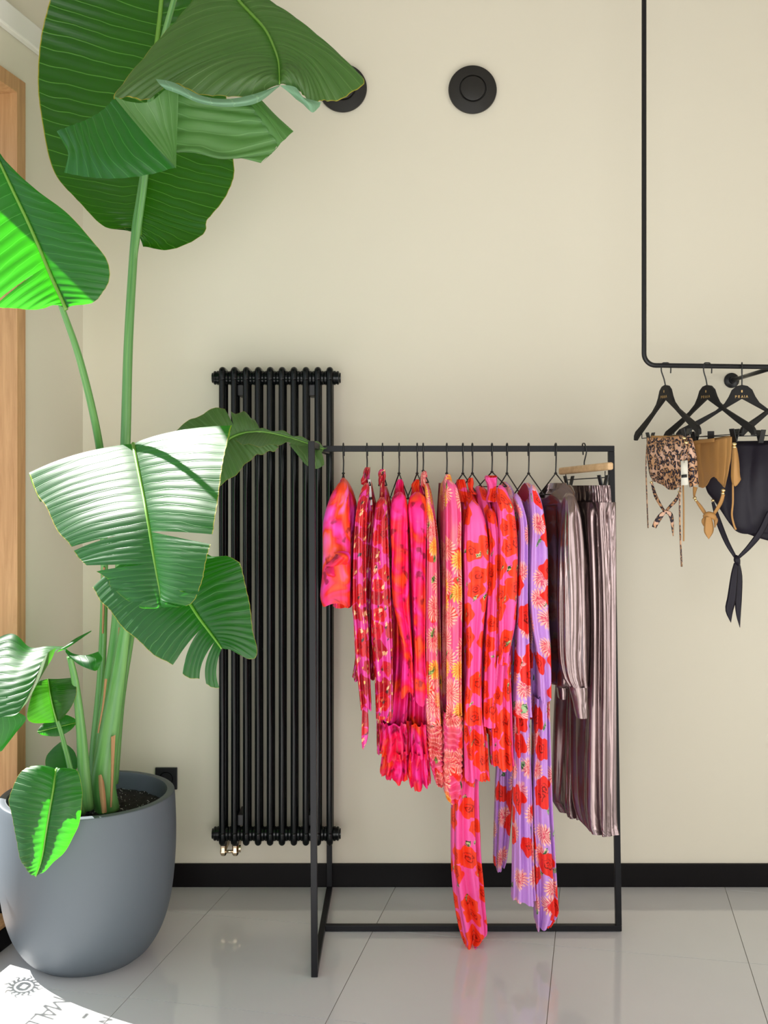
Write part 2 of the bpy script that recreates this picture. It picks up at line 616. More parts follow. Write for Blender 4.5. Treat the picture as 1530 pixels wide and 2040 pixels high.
M = dict(
    wall=mat_wall(), tile=mat_tile(),
    ceil=simple('ceiling_paint', (0.42, 0.40, 0.37), 0.8),
    trim=simple('moulding_paint', (0.80, 0.78, 0.73), 0.8),
    grout=simple('tile_grout', (0.30, 0.28, 0.25), 0.8),
    base=simple('black_baseboard', (0.004, 0.003, 0.0035), 0.45, spec=0.15),
    wood=mat_wood('oak_lining', (0.40, 0.20, 0.075), (0.62, 0.35, 0.16)),
    hwood=mat_wood('beech_hanger', (0.55, 0.33, 0.16), (0.74, 0.50, 0.27), 'X'),
    rad=simple('radiator_black_gloss', (0.004, 0.005, 0.0055), 0.15, spec=0.25),
    rack=simple('rack_black_steel', (0.005, 0.005, 0.007), 0.42, spec=0.25, bump=(400, 0.05, 0.0005)),
    pipe=simple('rail_black_steel', (0.008, 0.008, 0.009), 0.36, spec=0.35),
    vent=simple('vent_black_plastic', (0.018, 0.016, 0.014), 0.5, spec=0.35),
    brass=simple('valve_nickel_brass', (0.72, 0.58, 0.42), 0.22, 1.0),
    gold=simple('gold_bead', (0.86, 0.66, 0.34), 0.2, 1.0),
    plastic=simple('black_plastic', (0.010, 0.010, 0.012), 0.4),
    pot=simple('slate_pot', (0.088, 0.106, 0.124), 0.55, bump=(60, 0.12, 0.001)),
    soil=simple('potting_soil', (0.012, 0.009, 0.008), 0.9, bump=(140, 0.9, 0.01)),
    perlite=simple('perlite_grain', (0.55, 0.53, 0.50), 0.7),
    leaf=leaf_mat('leaf_upper', (0.004, 0.036, 0.010), (0.010, 0.074, 0.014), (0.07, 0.20, 0.06), (0.05, 0.60, 0.001), 0.42, 0.46, spec=0.68),
    leafb=leaf_mat('leaf_underside', (0.048, 0.100, 0.024), (0.085, 0.145, 0.045), (0.15, 0.23, 0.08), (0.08, 0.40, 0.02), 0.32, 0.42),
    leafd=leaf_mat('leaf_back_deep', (0.004, 0.034, 0.002), (0.011, 0.062, 0.004), (0.12, 0.30, 0.05), (0.07, 0.40, 0.006), 0.34, 0.32, 30.0, spec=0.4),
    rib=simple('leaf_midrib', (0.13, 0.30, 0.035), 0.35),
    stem=stem_mat(),
    husk=simple('dry_sheath', (0.40, 0.20, 0.09), 0.7, bump=(120, 0.5, 0.003)),
    marbA=mat_marble('orange_pink_marble_cloth', [(0.34, (0.90, 0.07, 0.55)), (0.43, (0.90, 0.03, 0.25)), (0.50, RED), (0.57, ORANGE), (0.66, (0.94, 0.12, 0.45))], 9.0, 0.0),
    marbB=mat_marble('hot_pink_marble_chiffon', [(0.36, (0.92, 0.03, 0.30)), (0.46, HOT), (0.54, (0.86, 0.012, 0.05)), (0.64, ORANGE)], 11.0, 3.0),
    petal=mat_petal(), dahlia=mat_dahlia_pink(), rose=mat_rose_pink(), lilac=mat_lilac(),
    leopard=mat_leopard(), satin=mat_satin(),
    tan=mat_plain_cloth('tan_jersey', (0.46, 0.235, 0.075), 0.5),
    navy=mat_plain_cloth('dark_navy_jersey', (0.009, 0.006, 0.014), 0.5),
    hang=simple('black_hanger_wood', (0.009, 0.008, 0.008), 0.6, spec=0.3, bump=(300, 0.1, 0.0005)),
    wire=simple('black_wire', (0.010, 0.010, 0.010), 0.4),
    card=simple('cream_card', (0.72, 0.68, 0.58), 0.7),
    print=simple('black_print', (0.01, 0.01, 0.01), 0.6),
    goldprint=simple('gold_print', (0.55, 0.36, 0.14), 0.4, 0.6),
    vinyl=simple('window_vinyl', (0.02, 0.02, 0.025), 0.5),
    white=simple('white_label', (0.80, 0.79, 0.78), 0.6),
    pin=simple('socket_pin', (0.7, 0.7, 0.7), 0.2, 1.0),
    maroon=mat_plain_cloth('dark_red_lining', (0.22, 0.008, 0.03), 0.6),
)


def mat_glass():
    b = NB('window_glass')
    tr = b.t.nodes.new('ShaderNodeBsdfTransparent')
    gl = b.t.nodes.new('ShaderNodeBsdfGlossy')
    gl.inputs['Roughness'].default_value = 0.02
    mx = b.t.nodes.new('ShaderNodeMixShader')
    mx.inputs[0].default_value = 0.06
    b.t.links.new(tr.outputs[0], mx.inputs[1])
    b.t.links.new(gl.outputs[0], mx.inputs[2])
    b.t.links.new(mx.outputs[0], b.out.inputs[0])
    return b.mat


M['glass'] = mat_glass()

# ------------------------------------------------------------------ room shell
YW = 3.897                               # back wall
TH = math.atan(0.2093)                   # side wall and tile grid are turned by this angle
CX = -1.1406                             # corner
U = Vector((-math.sin(TH), -math.cos(TH), 0))      # along the left wall, toward the camera
O = Vector((-math.cos(TH), math.sin(TH), 0))       # outward through the left wall
C0 = Vector((CX, YW, 0))
XR, YF, ZC = 3.2, -2.0, 3.95
LW = (YW - YF) / math.cos(TH)


def wl(a, t, z):
    return C0 + U * a + O * t + Vector((0, 0, z))


def wbox(mb, a0, a1, t0, t1, z0, z1):
    c = wl((a0 + a1) / 2, (t0 + t1) / 2, (z0 + z1) / 2)
    mb.obox(c, U * (a1 - a0) / 2, O * (t1 - t0) / 2, Vector((0, 0, (z1 - z0) / 2)))


m = MB()
m.box((CX - 0.05, YW, -0.02), (XR + 0.1, YW + 0.15, ZC))
tag(m.build('wall_back', M['wall'], smooth=False), 'plain cream painted back wall behind radiator and clothes rack', 'wall', kind='structure')

A0, A1, ZS, ZH = 0.416, 4.9, 0.070, 2.879     # window opening in the left wall
m = MB()
wbox(m, -0.05, A0, 0, 0.28, -0.02, ZC)
wbox(m, A0, A1, 0, 0.28, ZH, ZC)
wbox(m, A0, A1, 0, 0.28, -0.02, ZS)
wbox(m, A1, LW, 0, 0.28, -0.02, ZC)
tag(m.build('wall_left', M['wall'], smooth=False), 'cream painted side wall with the oak-lined window beside the plant', 'wall', kind='structure')
m = MB()
wbox(m, 0.0, LW, -0.028, 0.0, 3.011, 3.094)
tag(m.build('trim_1', M['trim'], smooth=False, bevel=0.006), 'pale horizontal moulding along the side wall above the window', 'moulding', kind='structure')
m = MB()
m.box((XR, YF, -0.02), (XR + 0.1, -0.5, ZC))
m.box((XR, 2.5, -0.02), (XR + 0.1, YW, ZC))
m.box((XR, -0.5, 1.8), (XR + 0.1, 2.5, ZC))  # invented opening, left free around the added side fill lamp
m.box((XR, -0.5, -0.02), (XR + 0.1, 2.5, 0.1))
tag(m.build('wall_right', M['wall'], smooth=False), 'cream painted wall on the right with a low opening added for the fill lamp, outside the view', 'wall', kind='structure')
m = MB()
xl_ = (C0 + U * LW).x
m.box((xl_ - .3, YF - .12, -0.02), (-1.4, YF, ZC))
m.box((1.6, YF - .12, -0.02), (XR + .1, YF, ZC))
m.box((-1.4, YF - .12, 3.1), (1.6, YF, ZC))
m.box((-1.4, YF - .12, -0.02), (1.6, YF, 0.08))
tag(m.build('wall_front', M['wall'], smooth=False), 'cream painted wall behind the camera with the shop front opening', 'wall', kind='structure')
m = MB()
m.add([wl(LW, 0.28, ZC), (XR + .1, YF, ZC), (XR + .1, YW + .15, ZC), wl(-0.05, 0.28, ZC),
       wl(LW, 0.28, ZC + .1), (XR + .1, YF, ZC + .1), (XR + .1, YW + .15, ZC + .1), wl(-0.05, 0.28, ZC + .1)],
      [(3, 2, 1, 0), (4, 5, 6, 7), (0, 1, 5, 4), (1, 2, 6, 5), (2, 3, 7, 6), (3, 0, 4, 7)])
tag(m.build('ceiling', M['ceil'], smooth=False), 'grey ceiling above the shop room out of view', 'ceiling', kind='structure')

# floor: grout slab with one tile object per tile
room = [(CX, YW), (XR, YW), (XR, YF), tuple((C0 + U * LW)[:2])]


def clip(poly, a, b, c):                  # keep a*x+b*y <= c
    out = []
    for i in range(len(poly)):
        p, q = poly[i], poly[(i + 1) % len(poly)]
        dp, dq = a * p[0] + b * p[1] - c, a * q[0] + b * q[1] - c
        if dp <= 0:
            out.append(p)
        if dp * dq < 0:
            t = dp / (dp - dq)
            out.append((p[0] + t * (q[0] - p[0]), p[1] + t * (q[1] - p[1])))
    return out


m = MB()
n = len(room)
m.add([(x, y, -0.012) for x, y in room] + [(x, y, -0.0022) for x, y in room],
      [tuple(range(n)), tuple(range(n, 2 * n))[::-1]] + [(i, (i + 1) % n, (i + 1) % n + n, i + n) for i in range(n)])
floor = tag(m.build('floor', M['grout'], smooth=False), 'glossy pale grey porcelain tile floor', 'floor', kind='structure')
e1 = np.array([math.sin(TH), math.cos(TH)])
e2 = np.array([math.cos(TH), -math.sin(TH)])
S, G = 0.6086, 0.0012
for i in range(-8, 8):
    for j in range(-6, 9):
        a0, b0 = 3.43 + i * S, -0.1452 + j * S
        q = [(a0 + G, b0 + G), (a0 + G, b0 + S - G), (a0 + S - G, b0 + S - G), (a0 + S - G, b0 + G)]
        P = [tuple(e1 * a + e2 * b) for a, b in q]
        P = clip(P, 0, 1, YW)
        if P: P = clip(P, 1, 0, XR)
        if P: P = clip(P, 0, -1, -YF)
        if P: P = clip(P, O[0], O[1], O[0] * CX + O[1] * YW)
        if len(P) < 3:
            continue
        k = len(P)
        mm = MB()
        mm.add([(x, y, -0.004) for x, y in P] + [(x, y, 0.0) for x, y in P],
               [tuple(range(k)), tuple(range(k, 2 * k))[::-1]] + [(u, (u + 1) % k, (u + 1) % k + k, u + k) for u in range(k)])
        mm.build('tile', M['tile'], floor, smooth=False)

m = MB()
m.box((CX + 0.003, YW - 0.014, 0), (XR, YW, 0.0876))
tag(m.build('baseboard_back', M['base'], smooth=False, bevel=0.003), 'black baseboard along the back wall', 'baseboard', kind='structure')
m = MB()
wbox(m, 0.015, A0, -0.014, 0, 0, 0.0876)
wbox(m, A0, A1, -0.014, 0, 0, 0.070)
wbox(m, A1, LW, -0.014, 0, 0, 0.0876)
tag(m.build('baseboard_left', M['base'], smooth=False, bevel=0.003), 'black baseboard along the side wall behind the pot', 'baseboard', kind='structure')

# window: oak lining, dark sash, glass, vinyl lettering
win = thing('window_1', 'tall oak-lined shop window in the side wall behind the plant', 'window', wl((A0 + A1) / 2, 0, ZS), kind='structure')
LN = 0.052
for nm, (a0, a1, z0, z1) in dict(jamb_far=(A0, A0 + LN, 0.17, ZH), jamb_near=(A1 - LN, A1, ZS, ZH), head=(A0 + LN, A1 - LN, ZH - LN, ZH), sill=(A0 + LN, A1 - LN, ZS, ZS + 0.012)).items():
    m = MB()
    wbox(m, a0, a1, -0.012, 0.27, z0, z1)
    m.build({'jamb_far': 'jamb', 'jamb_near': 'jamb', 'head': 'head', 'sill': 'sill'}[nm], M['wood'], win, smooth=False, bevel=0.002)
m = MB()
wbox(m, A0, A0 + LN, -0.012, 0.27, ZS, 0.17)
m.build('jamb_foot', M['base'], win, smooth=False, bevel=0.002)
GT = 0.20                                    # glass depth in the reveal
SA0, SA1, SZ0, SZ1, SW = A0 + LN, A1 - LN, ZS + 0.012, ZH - LN, 0.067
SF = 0.086
for a0, a1, z0, z1 in ((SA0, SA0 + SF, SZ0, SZ1), (SA1 - SW, SA1, SZ0, SZ1), (SA0 + SF, SA1 - SW, SZ1 - .03, SZ1), (SA0 + SF, SA1 - SW, SZ0, SZ0 + 0.03)):
    m = MB()
    wbox(m, a0, a1, GT - 0.03, GT + 0.03, z0, z1)
    m.build('sash_bar', M['vent'], win, smooth=False, bevel=0.003)
m = MB()
wbox(m, SA0 + SF, SA1 - SW, GT - 0.003, GT + 0.003, SZ0 + 0.03, SZ1 - .03)
m.build('pane', M['glass'], win, smooth=False)

# vinyl on the pane, laid out where its shadow falls on the floor
def floor_pt(px, py):
    d = FPX * CAMZ / (py - HY)
    return Vector(((px - HX) * d / FPX, d, 0))


AZ = Vector((SUN_AZ[0], SUN_AZ[1], 0)).normalized()
TT = math.tan(SUN_EL)


def on_glass(px, py):
    F = floor_pt(px, py)
    I = -O
    g0 = wl(0, GT - 0.006, 0)
    lam = (F - g0).dot(I) / AZ.dot(I)
    q = F - AZ * lam
    return (q - C0).dot(U), lam * TT


def glass_pt(a, z):
    return wl(a, GT - 0.006, z)


def strokes(mb, segs, a, z, sc, w, at=None, th=0.0008):
    """segs in letter units (x right = toward camera, y up)"""
    for (x0, y0), (x1, y1) in segs:
        p, q = glass_pt(a + x0 * sc, z + y0 * sc), glass_pt(a + x1 * sc, z + y1 * sc)
        d = q - p
        L = d.length
        d.normalize()
        nrm = d.cross(O).normalized()
        mb.obox((p + q) / 2, d * (L / 2 + w * .3), nrm * w / 2, O * th)


LET = {'M': [((0, 0), (0, 1)), ((0, 1), (.4, .25)), ((.4, .25), (.8, 1)), ((.8, 1), (.8, 0))],
       'A': [((0, 0), (.38, 1)), ((.38, 1), (.76, 0)), ((.15, .36), (.61, .36))],
       'L': [((0, 1), (0, 0)), ((0, 0), (.5, 0))],
       'D': [((0, 0), (0, 1)), ((0, 1), (.35, 1)), ((.35, 1), (.62, .75)), ((.62, .75), (.62, .25)), ((.62, .25), (.35, 0)), ((.35, 0), (0, 0))],
       'N': [((0, 0), (0, 1)), ((0, 1), (.7, 0)), ((.7, 0), (.7, 1))],
       'P': [((0, 0), (0, 1)), ((0, 1), (.5, 1)), ((.5, 1), (.5, .5)), ((.5, .5), (0, .5))],
       'R': [((0, 0), (0, 1)), ((0, 1), (.5, 1)), ((.5, 1), (.5, .5)), ((.5, .5), (0, .5)), ((.2, .5), (.55, 0))],
       'I': [((.1, 0), (.1, 1))]}
la, lz = on_glass(47, 1965)
m = MB()
K = 40
outer, inner = 0.031, 0.026
for k in range(K):
    t0, t1 = 2 * PI * k / K, 2 * PI * (k + 1) / K
    strokes(m, [((math.cos(t0) * .034, math.sin(t0) * .034), (math.cos(t1) * .034, math.sin(t1) * .034))], la, lz, 1, 0.006)
for k in range(16):
    t = 2 * PI * (k + .5) / 16
    L = 0.066 if k % 2 == 0 else 0.056
    pts = []
    for i in range(7):
        r = .036 + (L - .036) * i / 6
        tt = t + .10 * math.sin(i * 1.3)
        pts.append((math.cos(tt) * r, math.sin(tt) * r))
    for i in range(6):
        strokes(m, [(pts[i], pts[i + 1])], la, lz, 1, 0.0095 * (1 - i / 8.5))
for dz in np.linspace(-.021, .021, 15):
    hw = math.sqrt(max(0, .025 ** 2 - dz * dz))
    if abs(dz) < .009:
        strokes(m, [((-hw, dz), (-.012, dz)), ((.012, dz), (hw, dz))], la, lz, 1, 0.0032)
    else:
        strokes(m, [((-hw, dz), (hw, dz))], la, lz, 1, 0.0032)
m.build('vinyl_sun_emblem', M['vinyl'], win, smooth=False)
for ch, px, py in (('M', 107, 1986), ('A', 87, 2004), ('L', 73, 2020), ('D', 58, 2034), ('N', 205, 2026)):
    a, z = on_glass(px, py)
    m = MB()
    strokes(m, LET[ch], a, z, 0.062 if ch != 'N' else 0.035, 0.0085)
    m.build('vinyl_letter', M['vinyl'], win, smooth=False)
for px, py, r in ((170, 2024, .011), (152, 2033, .004), (166, 2036, .004), (147, 2038, .004)):
    a, z = on_glass(px, py)
    m = MB()
    strokes(m, [((-r, 0), (r, 0))], a, z, 1, r * 1.4)
    m.build('vinyl_dot', M['vinyl'], win, smooth=False)

# ------------------------------------------------------------------ wall fittings
def vent(px, py, label):
    r = 0.0915
    c = Vector(((px - HX) * YW / FPX, YW, CAMZ - (py - HY) * YW / FPX))
    t = thing('ventilation_valve', label, 'vent', c, 'black ventilation valves high on the wall')
    m = MB()
    m.lathe([(0.001, 0.002), (r * .6, 0.002), (r * .97, .004), (r, .010), (r * .985, .016), (r * .62, .024), (r * .56, .0245), (r * .54, .016), (r * .3, .014)], c, 64, 'Y')
    m.build('valve_ring', M['vent'], t, smooth='auto')
    m = MB()
    m.lathe([(0.001, .0275), (r * .46, .0275), (r * .495, .026), (r * .50, .022), (r * .495, .012)], c, 56, 'Y')
    m.build('valve_disc', M['vent'], t, smooth='auto')


vent(941, 181, 'black round ventilation valve standing free on the wall')
vent(683, 178, 'black round ventilation valve half hidden behind the top leaf')

sc_ = Vector(((332 - HX) * YW / FPX, YW, CAMZ - (1550 - HY) * YW / FPX))
t = thing('power_socket', 'black square power socket on the wall behind the pot', 'socket', sc_)
m = MB()
m.box((sc_.x - .0415, YW - .010, sc_.z - .0415), (sc_.x + .0415, YW, sc_.z + .0415))
m.build('cover_plate', M['plastic'], t, smooth=False, bevel=.002)
m = MB()
m.lathe([(.024, .0102), (.026, .0125), (.0235, .012), (.0225, .003), (.001, .003)], sc_, 40, 'Y')
m.build('socket_well', M['rad'], t, smooth='auto')
for dx, dz in ((-.004, .006), (-.001, .0)):
    m = MB()
    m.ball((sc_.x + dx, YW - .0085, sc_.z + dz), .0017, 6)
    m.build('earth_pin', M['pin'], t)

# ------------------------------------------------------------------ radiator
DF, DR = 3.770, 3.842
PITCH = 23.8 * DF / FPX
X0 = (442.5 - HX) * DF / FPX
ZT, ZB = 1.913, 0.233
rad = thing('radiator', 'tall black tubular column radiator mounted on the wall', 'radiator', (X0 + 4.5 * PITCH, (DF + DR) / 2, 0.2))
m = MB()
m.tube([(0, 0, ZB), (0, 0, ZT)], .0118, 16, cap=False)
tube_me = m.mesh('tube')
tube_me.materials.append(M['rad'])
m = MB()
hm = (DR - DF) / 2
m.tube([(0, -hm, -.012), (0, -hm, .018), (0, -hm + .008, .0265), (0, 0, .0275), (0, hm - .008, .0265), (0, hm, .018), (0, hm, -.012)], .0125, 14, smooth=25)
head_me = m.mesh('head_bend')
head_me.materials.append(M['rad'])


def inst(name, me, loc, parent, rot=None):
    o = bpy.data.objects.new(name, me)
    COL.objects.link(o)
    o.location = loc
    if rot:
        o.rotation_euler = rot
    setpar(o, parent)
    return o


for k in range(10):
    x = X0 + k * PITCH
    inst('front_tube', tube_me, (x, DF, 0), rad)
    inst('rear_tube', tube_me, (x, DR, 0), rad)
    inst('top_bend', head_me, (x, (DF + DR) / 2, ZT), rad)
    inst('bottom_bend', head_me, (x, (DF + DR) / 2, ZB), rad, (PI, 0, 0))
for z in (ZT, ZB):
    m = MB()
    m.tube([(X0 - .012, (DF + DR) / 2 - .012, z), (X0 + 9 * PITCH + .012, (DF + DR) / 2 - .012, z)], .0235, 24)
    m.build('header_pipe', M['rad'], rad, smooth='auto')
    for k in range(9):
        m = MB()
        x = X0 + (k + .5) * PITCH
        m.lathe([(.020, -.010), (.0265, -.009), (.0265, -.003), (.024, 0), (.0265, .003), (.0265, .009), (.020, .010)], (x, (DF + DR) / 2 - .012, z), 24, 'X')
        m.build('collar', M['rad'], rad, smooth='auto')
    for s in (-1, 1):
        x = X0 + (-.012 if s < 0 else 9 * PITCH + .012)
        m = MB()
        m.lathe([(.02, 0), (.0265, .001 * s), (.0265, .009 * s), (.0235, .010 * s), (.0235, .013 * s), (.0255, .014 * s), (.0255, .020 * s), (.019, .024 * s), (.019, .028 * s), (.0005, .029 * s)],
                (x, (DF + DR) / 2 - .012, z), 28, 'X')
        m.build('end_plug', M['rad'], rad, smooth='auto')
for k in (1.5, 7.5):
    for z in (ZT - .045, ZB + .05):
        m = MB()
        m.box((X0 + k * PITCH - .012, DF + .02, z - .02), (X0 + k * PITCH + .012, YW - .002, z + .02))
        m.build('wall_bracket', M['plastic'], rad, smooth=False, bevel=.002)
for k in (0, 1):
    x, y = X0 + k * PITCH + .001, (DF + DR) / 2 - .012
    m = MB()
    m.lathe([(.0125, ZB - .020), (.0125, ZB - .043)], (x, y, 0), 6)
    m.build('valve_union', M['plastic'], rad, smooth='auto')
    m = MB()
    m.lathe([(.0005, ZB - .043), (.0125, ZB - .043), (.0125, ZB - .047), (.011, ZB - .048), (.011, ZB - .062), (.0125, ZB - .064), (.0125, ZB - .072), (.009, ZB - .080), (.0005, ZB - .081)], (x, y, 0), 6)
    vb = m.build('valve_body', M['brass'], rad, smooth='auto')
    m = MB()
    m.tube([(x, y, ZB - .066), (x, YW - .002, ZB - .066)], .009, 12)
    m.build('supply_pipe', M['brass'], rad)
m = MB()
m.tube([(X0, (DF + DR) / 2 - .012, ZB - .066), (X0 + PITCH, (DF + DR) / 2 - .012, ZB - .066)], .006, 10)
m.build('valve_bridge', M['brass'], rad)
m = MB()
m.tube([(X0 + 1.35 * PITCH, (DF + DR) / 2 - .012, ZB - .055), (X0 + 1.5 * PITCH, (DF + DR) / 2 - .012, ZB - .055)], .013, 14)
m.build('valve_knob', M['brass'], rad, smooth='auto')

# ------------------------------------------------------------------ clothes rack
RZ, RD = 1.650, 3.500
rack = thing('clothes_rack', 'freestanding black square-tube clothes rack on the tile floor', 'clothes rack', (0.28, RD, 0))


def bar(name, p, q, w=.010, parent=rack, mat='rack'):
    p, q = Vector(p), Vector(q)
    d = (q - p).normalized()
    a = d.cross(Vector((0, 1, 0)) if abs(d.y) < .9 else Vector((1, 0, 0))).normalized()
    b = d.cross(a)
    m = MB()
    m.obox((p + q) / 2, d * (q - p).length / 2, a * w, b * w)
    return m.build(name, M[mat], parent, smooth=False, bevel=.0015)


FT, FB = (-.2237, 3.175), (-.2140, 3.175)
BT, BB = (-.2060, 3.850), (-.2040, 3.850)
bar('front_post', (FT[0], FT[1], RZ), (FB[0], FB[1], 0))
bar('back_post', (BT[0], BT[1], RZ), (BB[0], BB[1], 0))
bar('top_depth_bar', (FT[0], FT[1] + .01, RZ - .010), (BT[0], BT[1] - .01, RZ - .010))
bar('bottom_depth_bar', (FB[0], FB[1] + .01, .010), (BB[0], BB[1] - .01, .010))
bar('hanging_rail', (-.205, RD, RZ - .010), (.782, RD, RZ - .010))
bar('base_rail', (-.200, RD, .012), (.807, RD, .012))
bar('end_post', (.772, RD, RZ - .02), (.797, RD, .022))

# ------------------------------------------------------------------ garments
def loft(name, st, D, th, mat, parent, nf=5, amp=.18, ph=0.0, top=0.3, hem=0.0, hemn=3, topdip=0.0, close=True, n=72, rows=46, label=None, sq=.75, flare=0.0, seed=0, crink=0.0, solid=0.0):
    """stations (y, xl, xr[, Dl, Dr]) pixel outline at distance D; closed oval fabric column with pinched folds"""
    rs = np.random.RandomState(seed + int(abs(st[0][1])) )
    L, R_ = [], []
    for s in st:
        dl, dr = (s[3], s[4]) if len(s) > 3 else (D, D)
        dm = (dl + dr) / 2
        z = CAMZ - (s[0] - HY) * dm / FPX
        L.append(((s[1] - HX) * dl / FPX, dl, z))
        R_.append(((s[2] - HX) * dr / FPX, dr, z))
    # resample by height
    zs = np.array([p[2] for p in L])
    tpar = np.arange(len(st))
    zz = np.linspace(zs[0], zs[-1], rows)
    tt = np.interp(-zz, -zs, tpar)
    PL, PR = cr_eval(L, tt / (len(st) - 1)), cr_eval(R_, tt / (len(st) - 1))
    A, UVs = [], []
    wob1, wob2 = rs.uniform(0, 6, 4), rs.uniform(.6, 1.4, 4)
    th_ = np.arange(n) * 2 * PI / n
    c, s = np.cos(th_), np.sin(th_)
    bx = np.sign(c) * np.abs(c) ** sq
    by = np.sign(s) * np.abs(s) ** sq
    per = 2 * (np.linalg.norm(PR[0] - PL[0]) + 2 * th) if False else None
    wmean = np.mean(np.linalg.norm(PR - PL, axis=1))
    per = wmean * 2 + th * 2.6
    for i in range(rows):
        f = i / (rows - 1)
        mid = (PL[i] + PR[i]) / 2
        ax = (PR[i] - PL[i]) / 2
        hw = np.linalg.norm(ax[:2]) + 1e-6
        nx = np.array([ax[0], ax[1], 0]) / hw
        ny = np.array([nx[1], -nx[0], 0])        # toward the camera
        if ny[1] > 0:
            ny = -ny
        g = min(1.0, f / max(top, 1e-3)) if top else 1.0
        sh = .5 * math.sin(wob1[0] + f * 3.2 * wob2[0]) + .3 * math.sin(wob1[1] + f * 7 * wob2[1])
        ff = nf * th_ / 2 + ph + sh * .55 + .35 * np.sin(2 * th_ + wob1[2] + f * 2)
        pin = (1 - np.abs(np.sin(ff))) ** 1.3
        pin2 = (1 - np.abs(np.sin(ff * 1.7 + 1.3 + .4 * math.sin(f * 5 + wob1[1])))) ** 1.5
        fac = 1 - min(amp * 1.45, .5) * g * (1.3 * pin + .65 * pin2)
        if flare:
            fac = fac + flare * max(0, f - .55) / .45 * np.sin(nf * 1.5 * th_ + wob1[3] + f)
        if crink:
            fac = fac + crink * np.sin(f * 78 + 2.5 * np.sin(th_ * 2 + f * 9) )
        thick = th * (0.35 + .65 * min(1, f / .12 + .15)) if close else th
        Pt = mid + nx * (hw * bx * (1 - (1 - fac) * .35))[:, None] + ny * (thick * by * fac)[:, None]
        if close and i == 0:
            Pt = mid + nx * (hw * .55 * bx)[:, None] + ny * (thick * .4 * by)[:, None]
        dz = np.zeros(n)
        if hem:
            k = max(0, (f - .8) / .2) ** 2
            dz = dz + k * hem * np.sin(hemn * th_ + wob1[3])
        if topdip:
            k = max(0, 1 - (zz[0] - zz[i]) / .09)
            dz = dz - k * topdip * np.clip(s * .8 + .2, 0, 1)
        Pt[:, 2] += dz
        A.append(Pt)
        UVs.append(np.stack([th_ / (2 * PI) * per + mid[0] * 3, np.full(n, mid[2])], 1))
    m = MB()
    A, UVs = np.array(A), np.array(UVs)
    A = np.concatenate([A, A[:, :1]], 1)
    UVs = np.concatenate([UVs, UVs[:, :1] + np.array([per, 0])], 1)
    m.grid(A, UVs)
    if close:
        k = A.shape[1]
        m.f.append(tuple(range(k - 1))[::-1])
    return m.build(name, M[mat], parent, label=label, solid=solid)


def net(name, rows, mat, parent, nu=24, nv=24, fold=0.0, nf=6, ph=0.0, label=None, solid=0.0, uvs=1.0, mb=None, fdir='u', leafuv=True):
    """smooth patch through a control net of (px, py, D)"""
    A = np.array([[tuple(W(*p)) for p in r] for r in rows])
    A = np.array([crom(r, nu) for r in A])
    A = np.array([crom(A[:, j], nv) for j in range(nu)]).transpose(1, 0, 2)
    if fold:
        t = np.linspace(0, 1, nu)[None, :] + .03 * np.sin(np.linspace(0, 5, nv))[:, None]
        if fdir == 'v':
            t = np.linspace(0, 1, nv)[:, None] + .03 * np.sin(np.linspace(0, 5, nu))[None, :]
        wv = np.abs(np.sin(PI * nf * t + ph)) ** .8
        A[:, :, 1] -= fold * wv
    d = np.linalg.norm(np.diff(A, axis=1), axis=2).mean(0)
    u = np.concatenate([[0], np.cumsum(d)])
    d = np.linalg.norm(np.diff(A, axis=0), axis=2).mean(1)
    v = np.concatenate([[0], np.cumsum(d)])
    UV = np.stack(np.meshgrid(u + A[0, 0, 0], -v + A[0, 0, 2]), -1) * uvs
    if mb is not None:
        gu, gv = np.meshgrid(np.linspace(0, 1, nu), np.linspace(0, 1, nv))
        if fdir == 'u':
            gu, gv = gv, gu
        UV = np.stack([.52 + .46 * gu, gv * nf / 26 * 1.0 if nf else gv], -1)
        mb.grid(A, UV)
        return None
    m = MB()
    m.grid(A, UV)
    return m.build(name, M[mat], parent, label=label, solid=solid)


HGROUP = 'black wire hangers on the freestanding rack'


def wire_hanger(px, label, phi, knot=943, reach=.17, drop=.085):
    """hook over the rail, straight shank, knot, two wire legs and a bottom wire"""
    x = (px - HX) * RD / FPX
    zk = CAMZ - (knot - HY) * RD / FPX
    t = thing('clothes_hanger', label, 'hanger', (x, RD, zk - drop), HGROUP)
    w = .0024
    zr = RZ
    m = MB()
    hk = [(x + .002, RD + .022, zr - .034), (x + .001, RD + .021, zr - .012), (x, RD + .013, zr + .0045), (x, RD, zr + .0085), (x, RD - .013, zr + .0045), (x, RD - .0165, zr - .012), (x, RD - .010, zr - .035), (x + .001, RD - .002, zr - .055), (x, RD, zk)]
    m.tube(hk, w, 8, smooth=40)
    m.build('hook', M['wire'], t)
    m = MB()
    m.ball((x, RD, zk), .0055, 8, .7)
    m.build('wire_knot', M['wire'], t)
    dx, dy = math.sin(phi), -math.cos(phi)
    for s in (-1, 1):
        m = MB()
        m.tube([(x, RD, zk), (x + s * dx * reach, RD + s * dy * reach, zk - drop)], w * .9, 8)
        m.build('shoulder_wire', M['wire'], t)
    m = MB()
    m.tube([(x - dx * reach, RD - dy * reach, zk - drop), (x + dx * reach, RD + dy * reach, zk - drop)], w * .9, 8)
    m.build('bottom_wire', M['wire'], t)
    return t


GG = 'clothes hanging on the freestanding rack'


def garment(name, label, cat, x, ylow, d=3.45):
    return thing(name, label, cat, W(x, ylow, d))


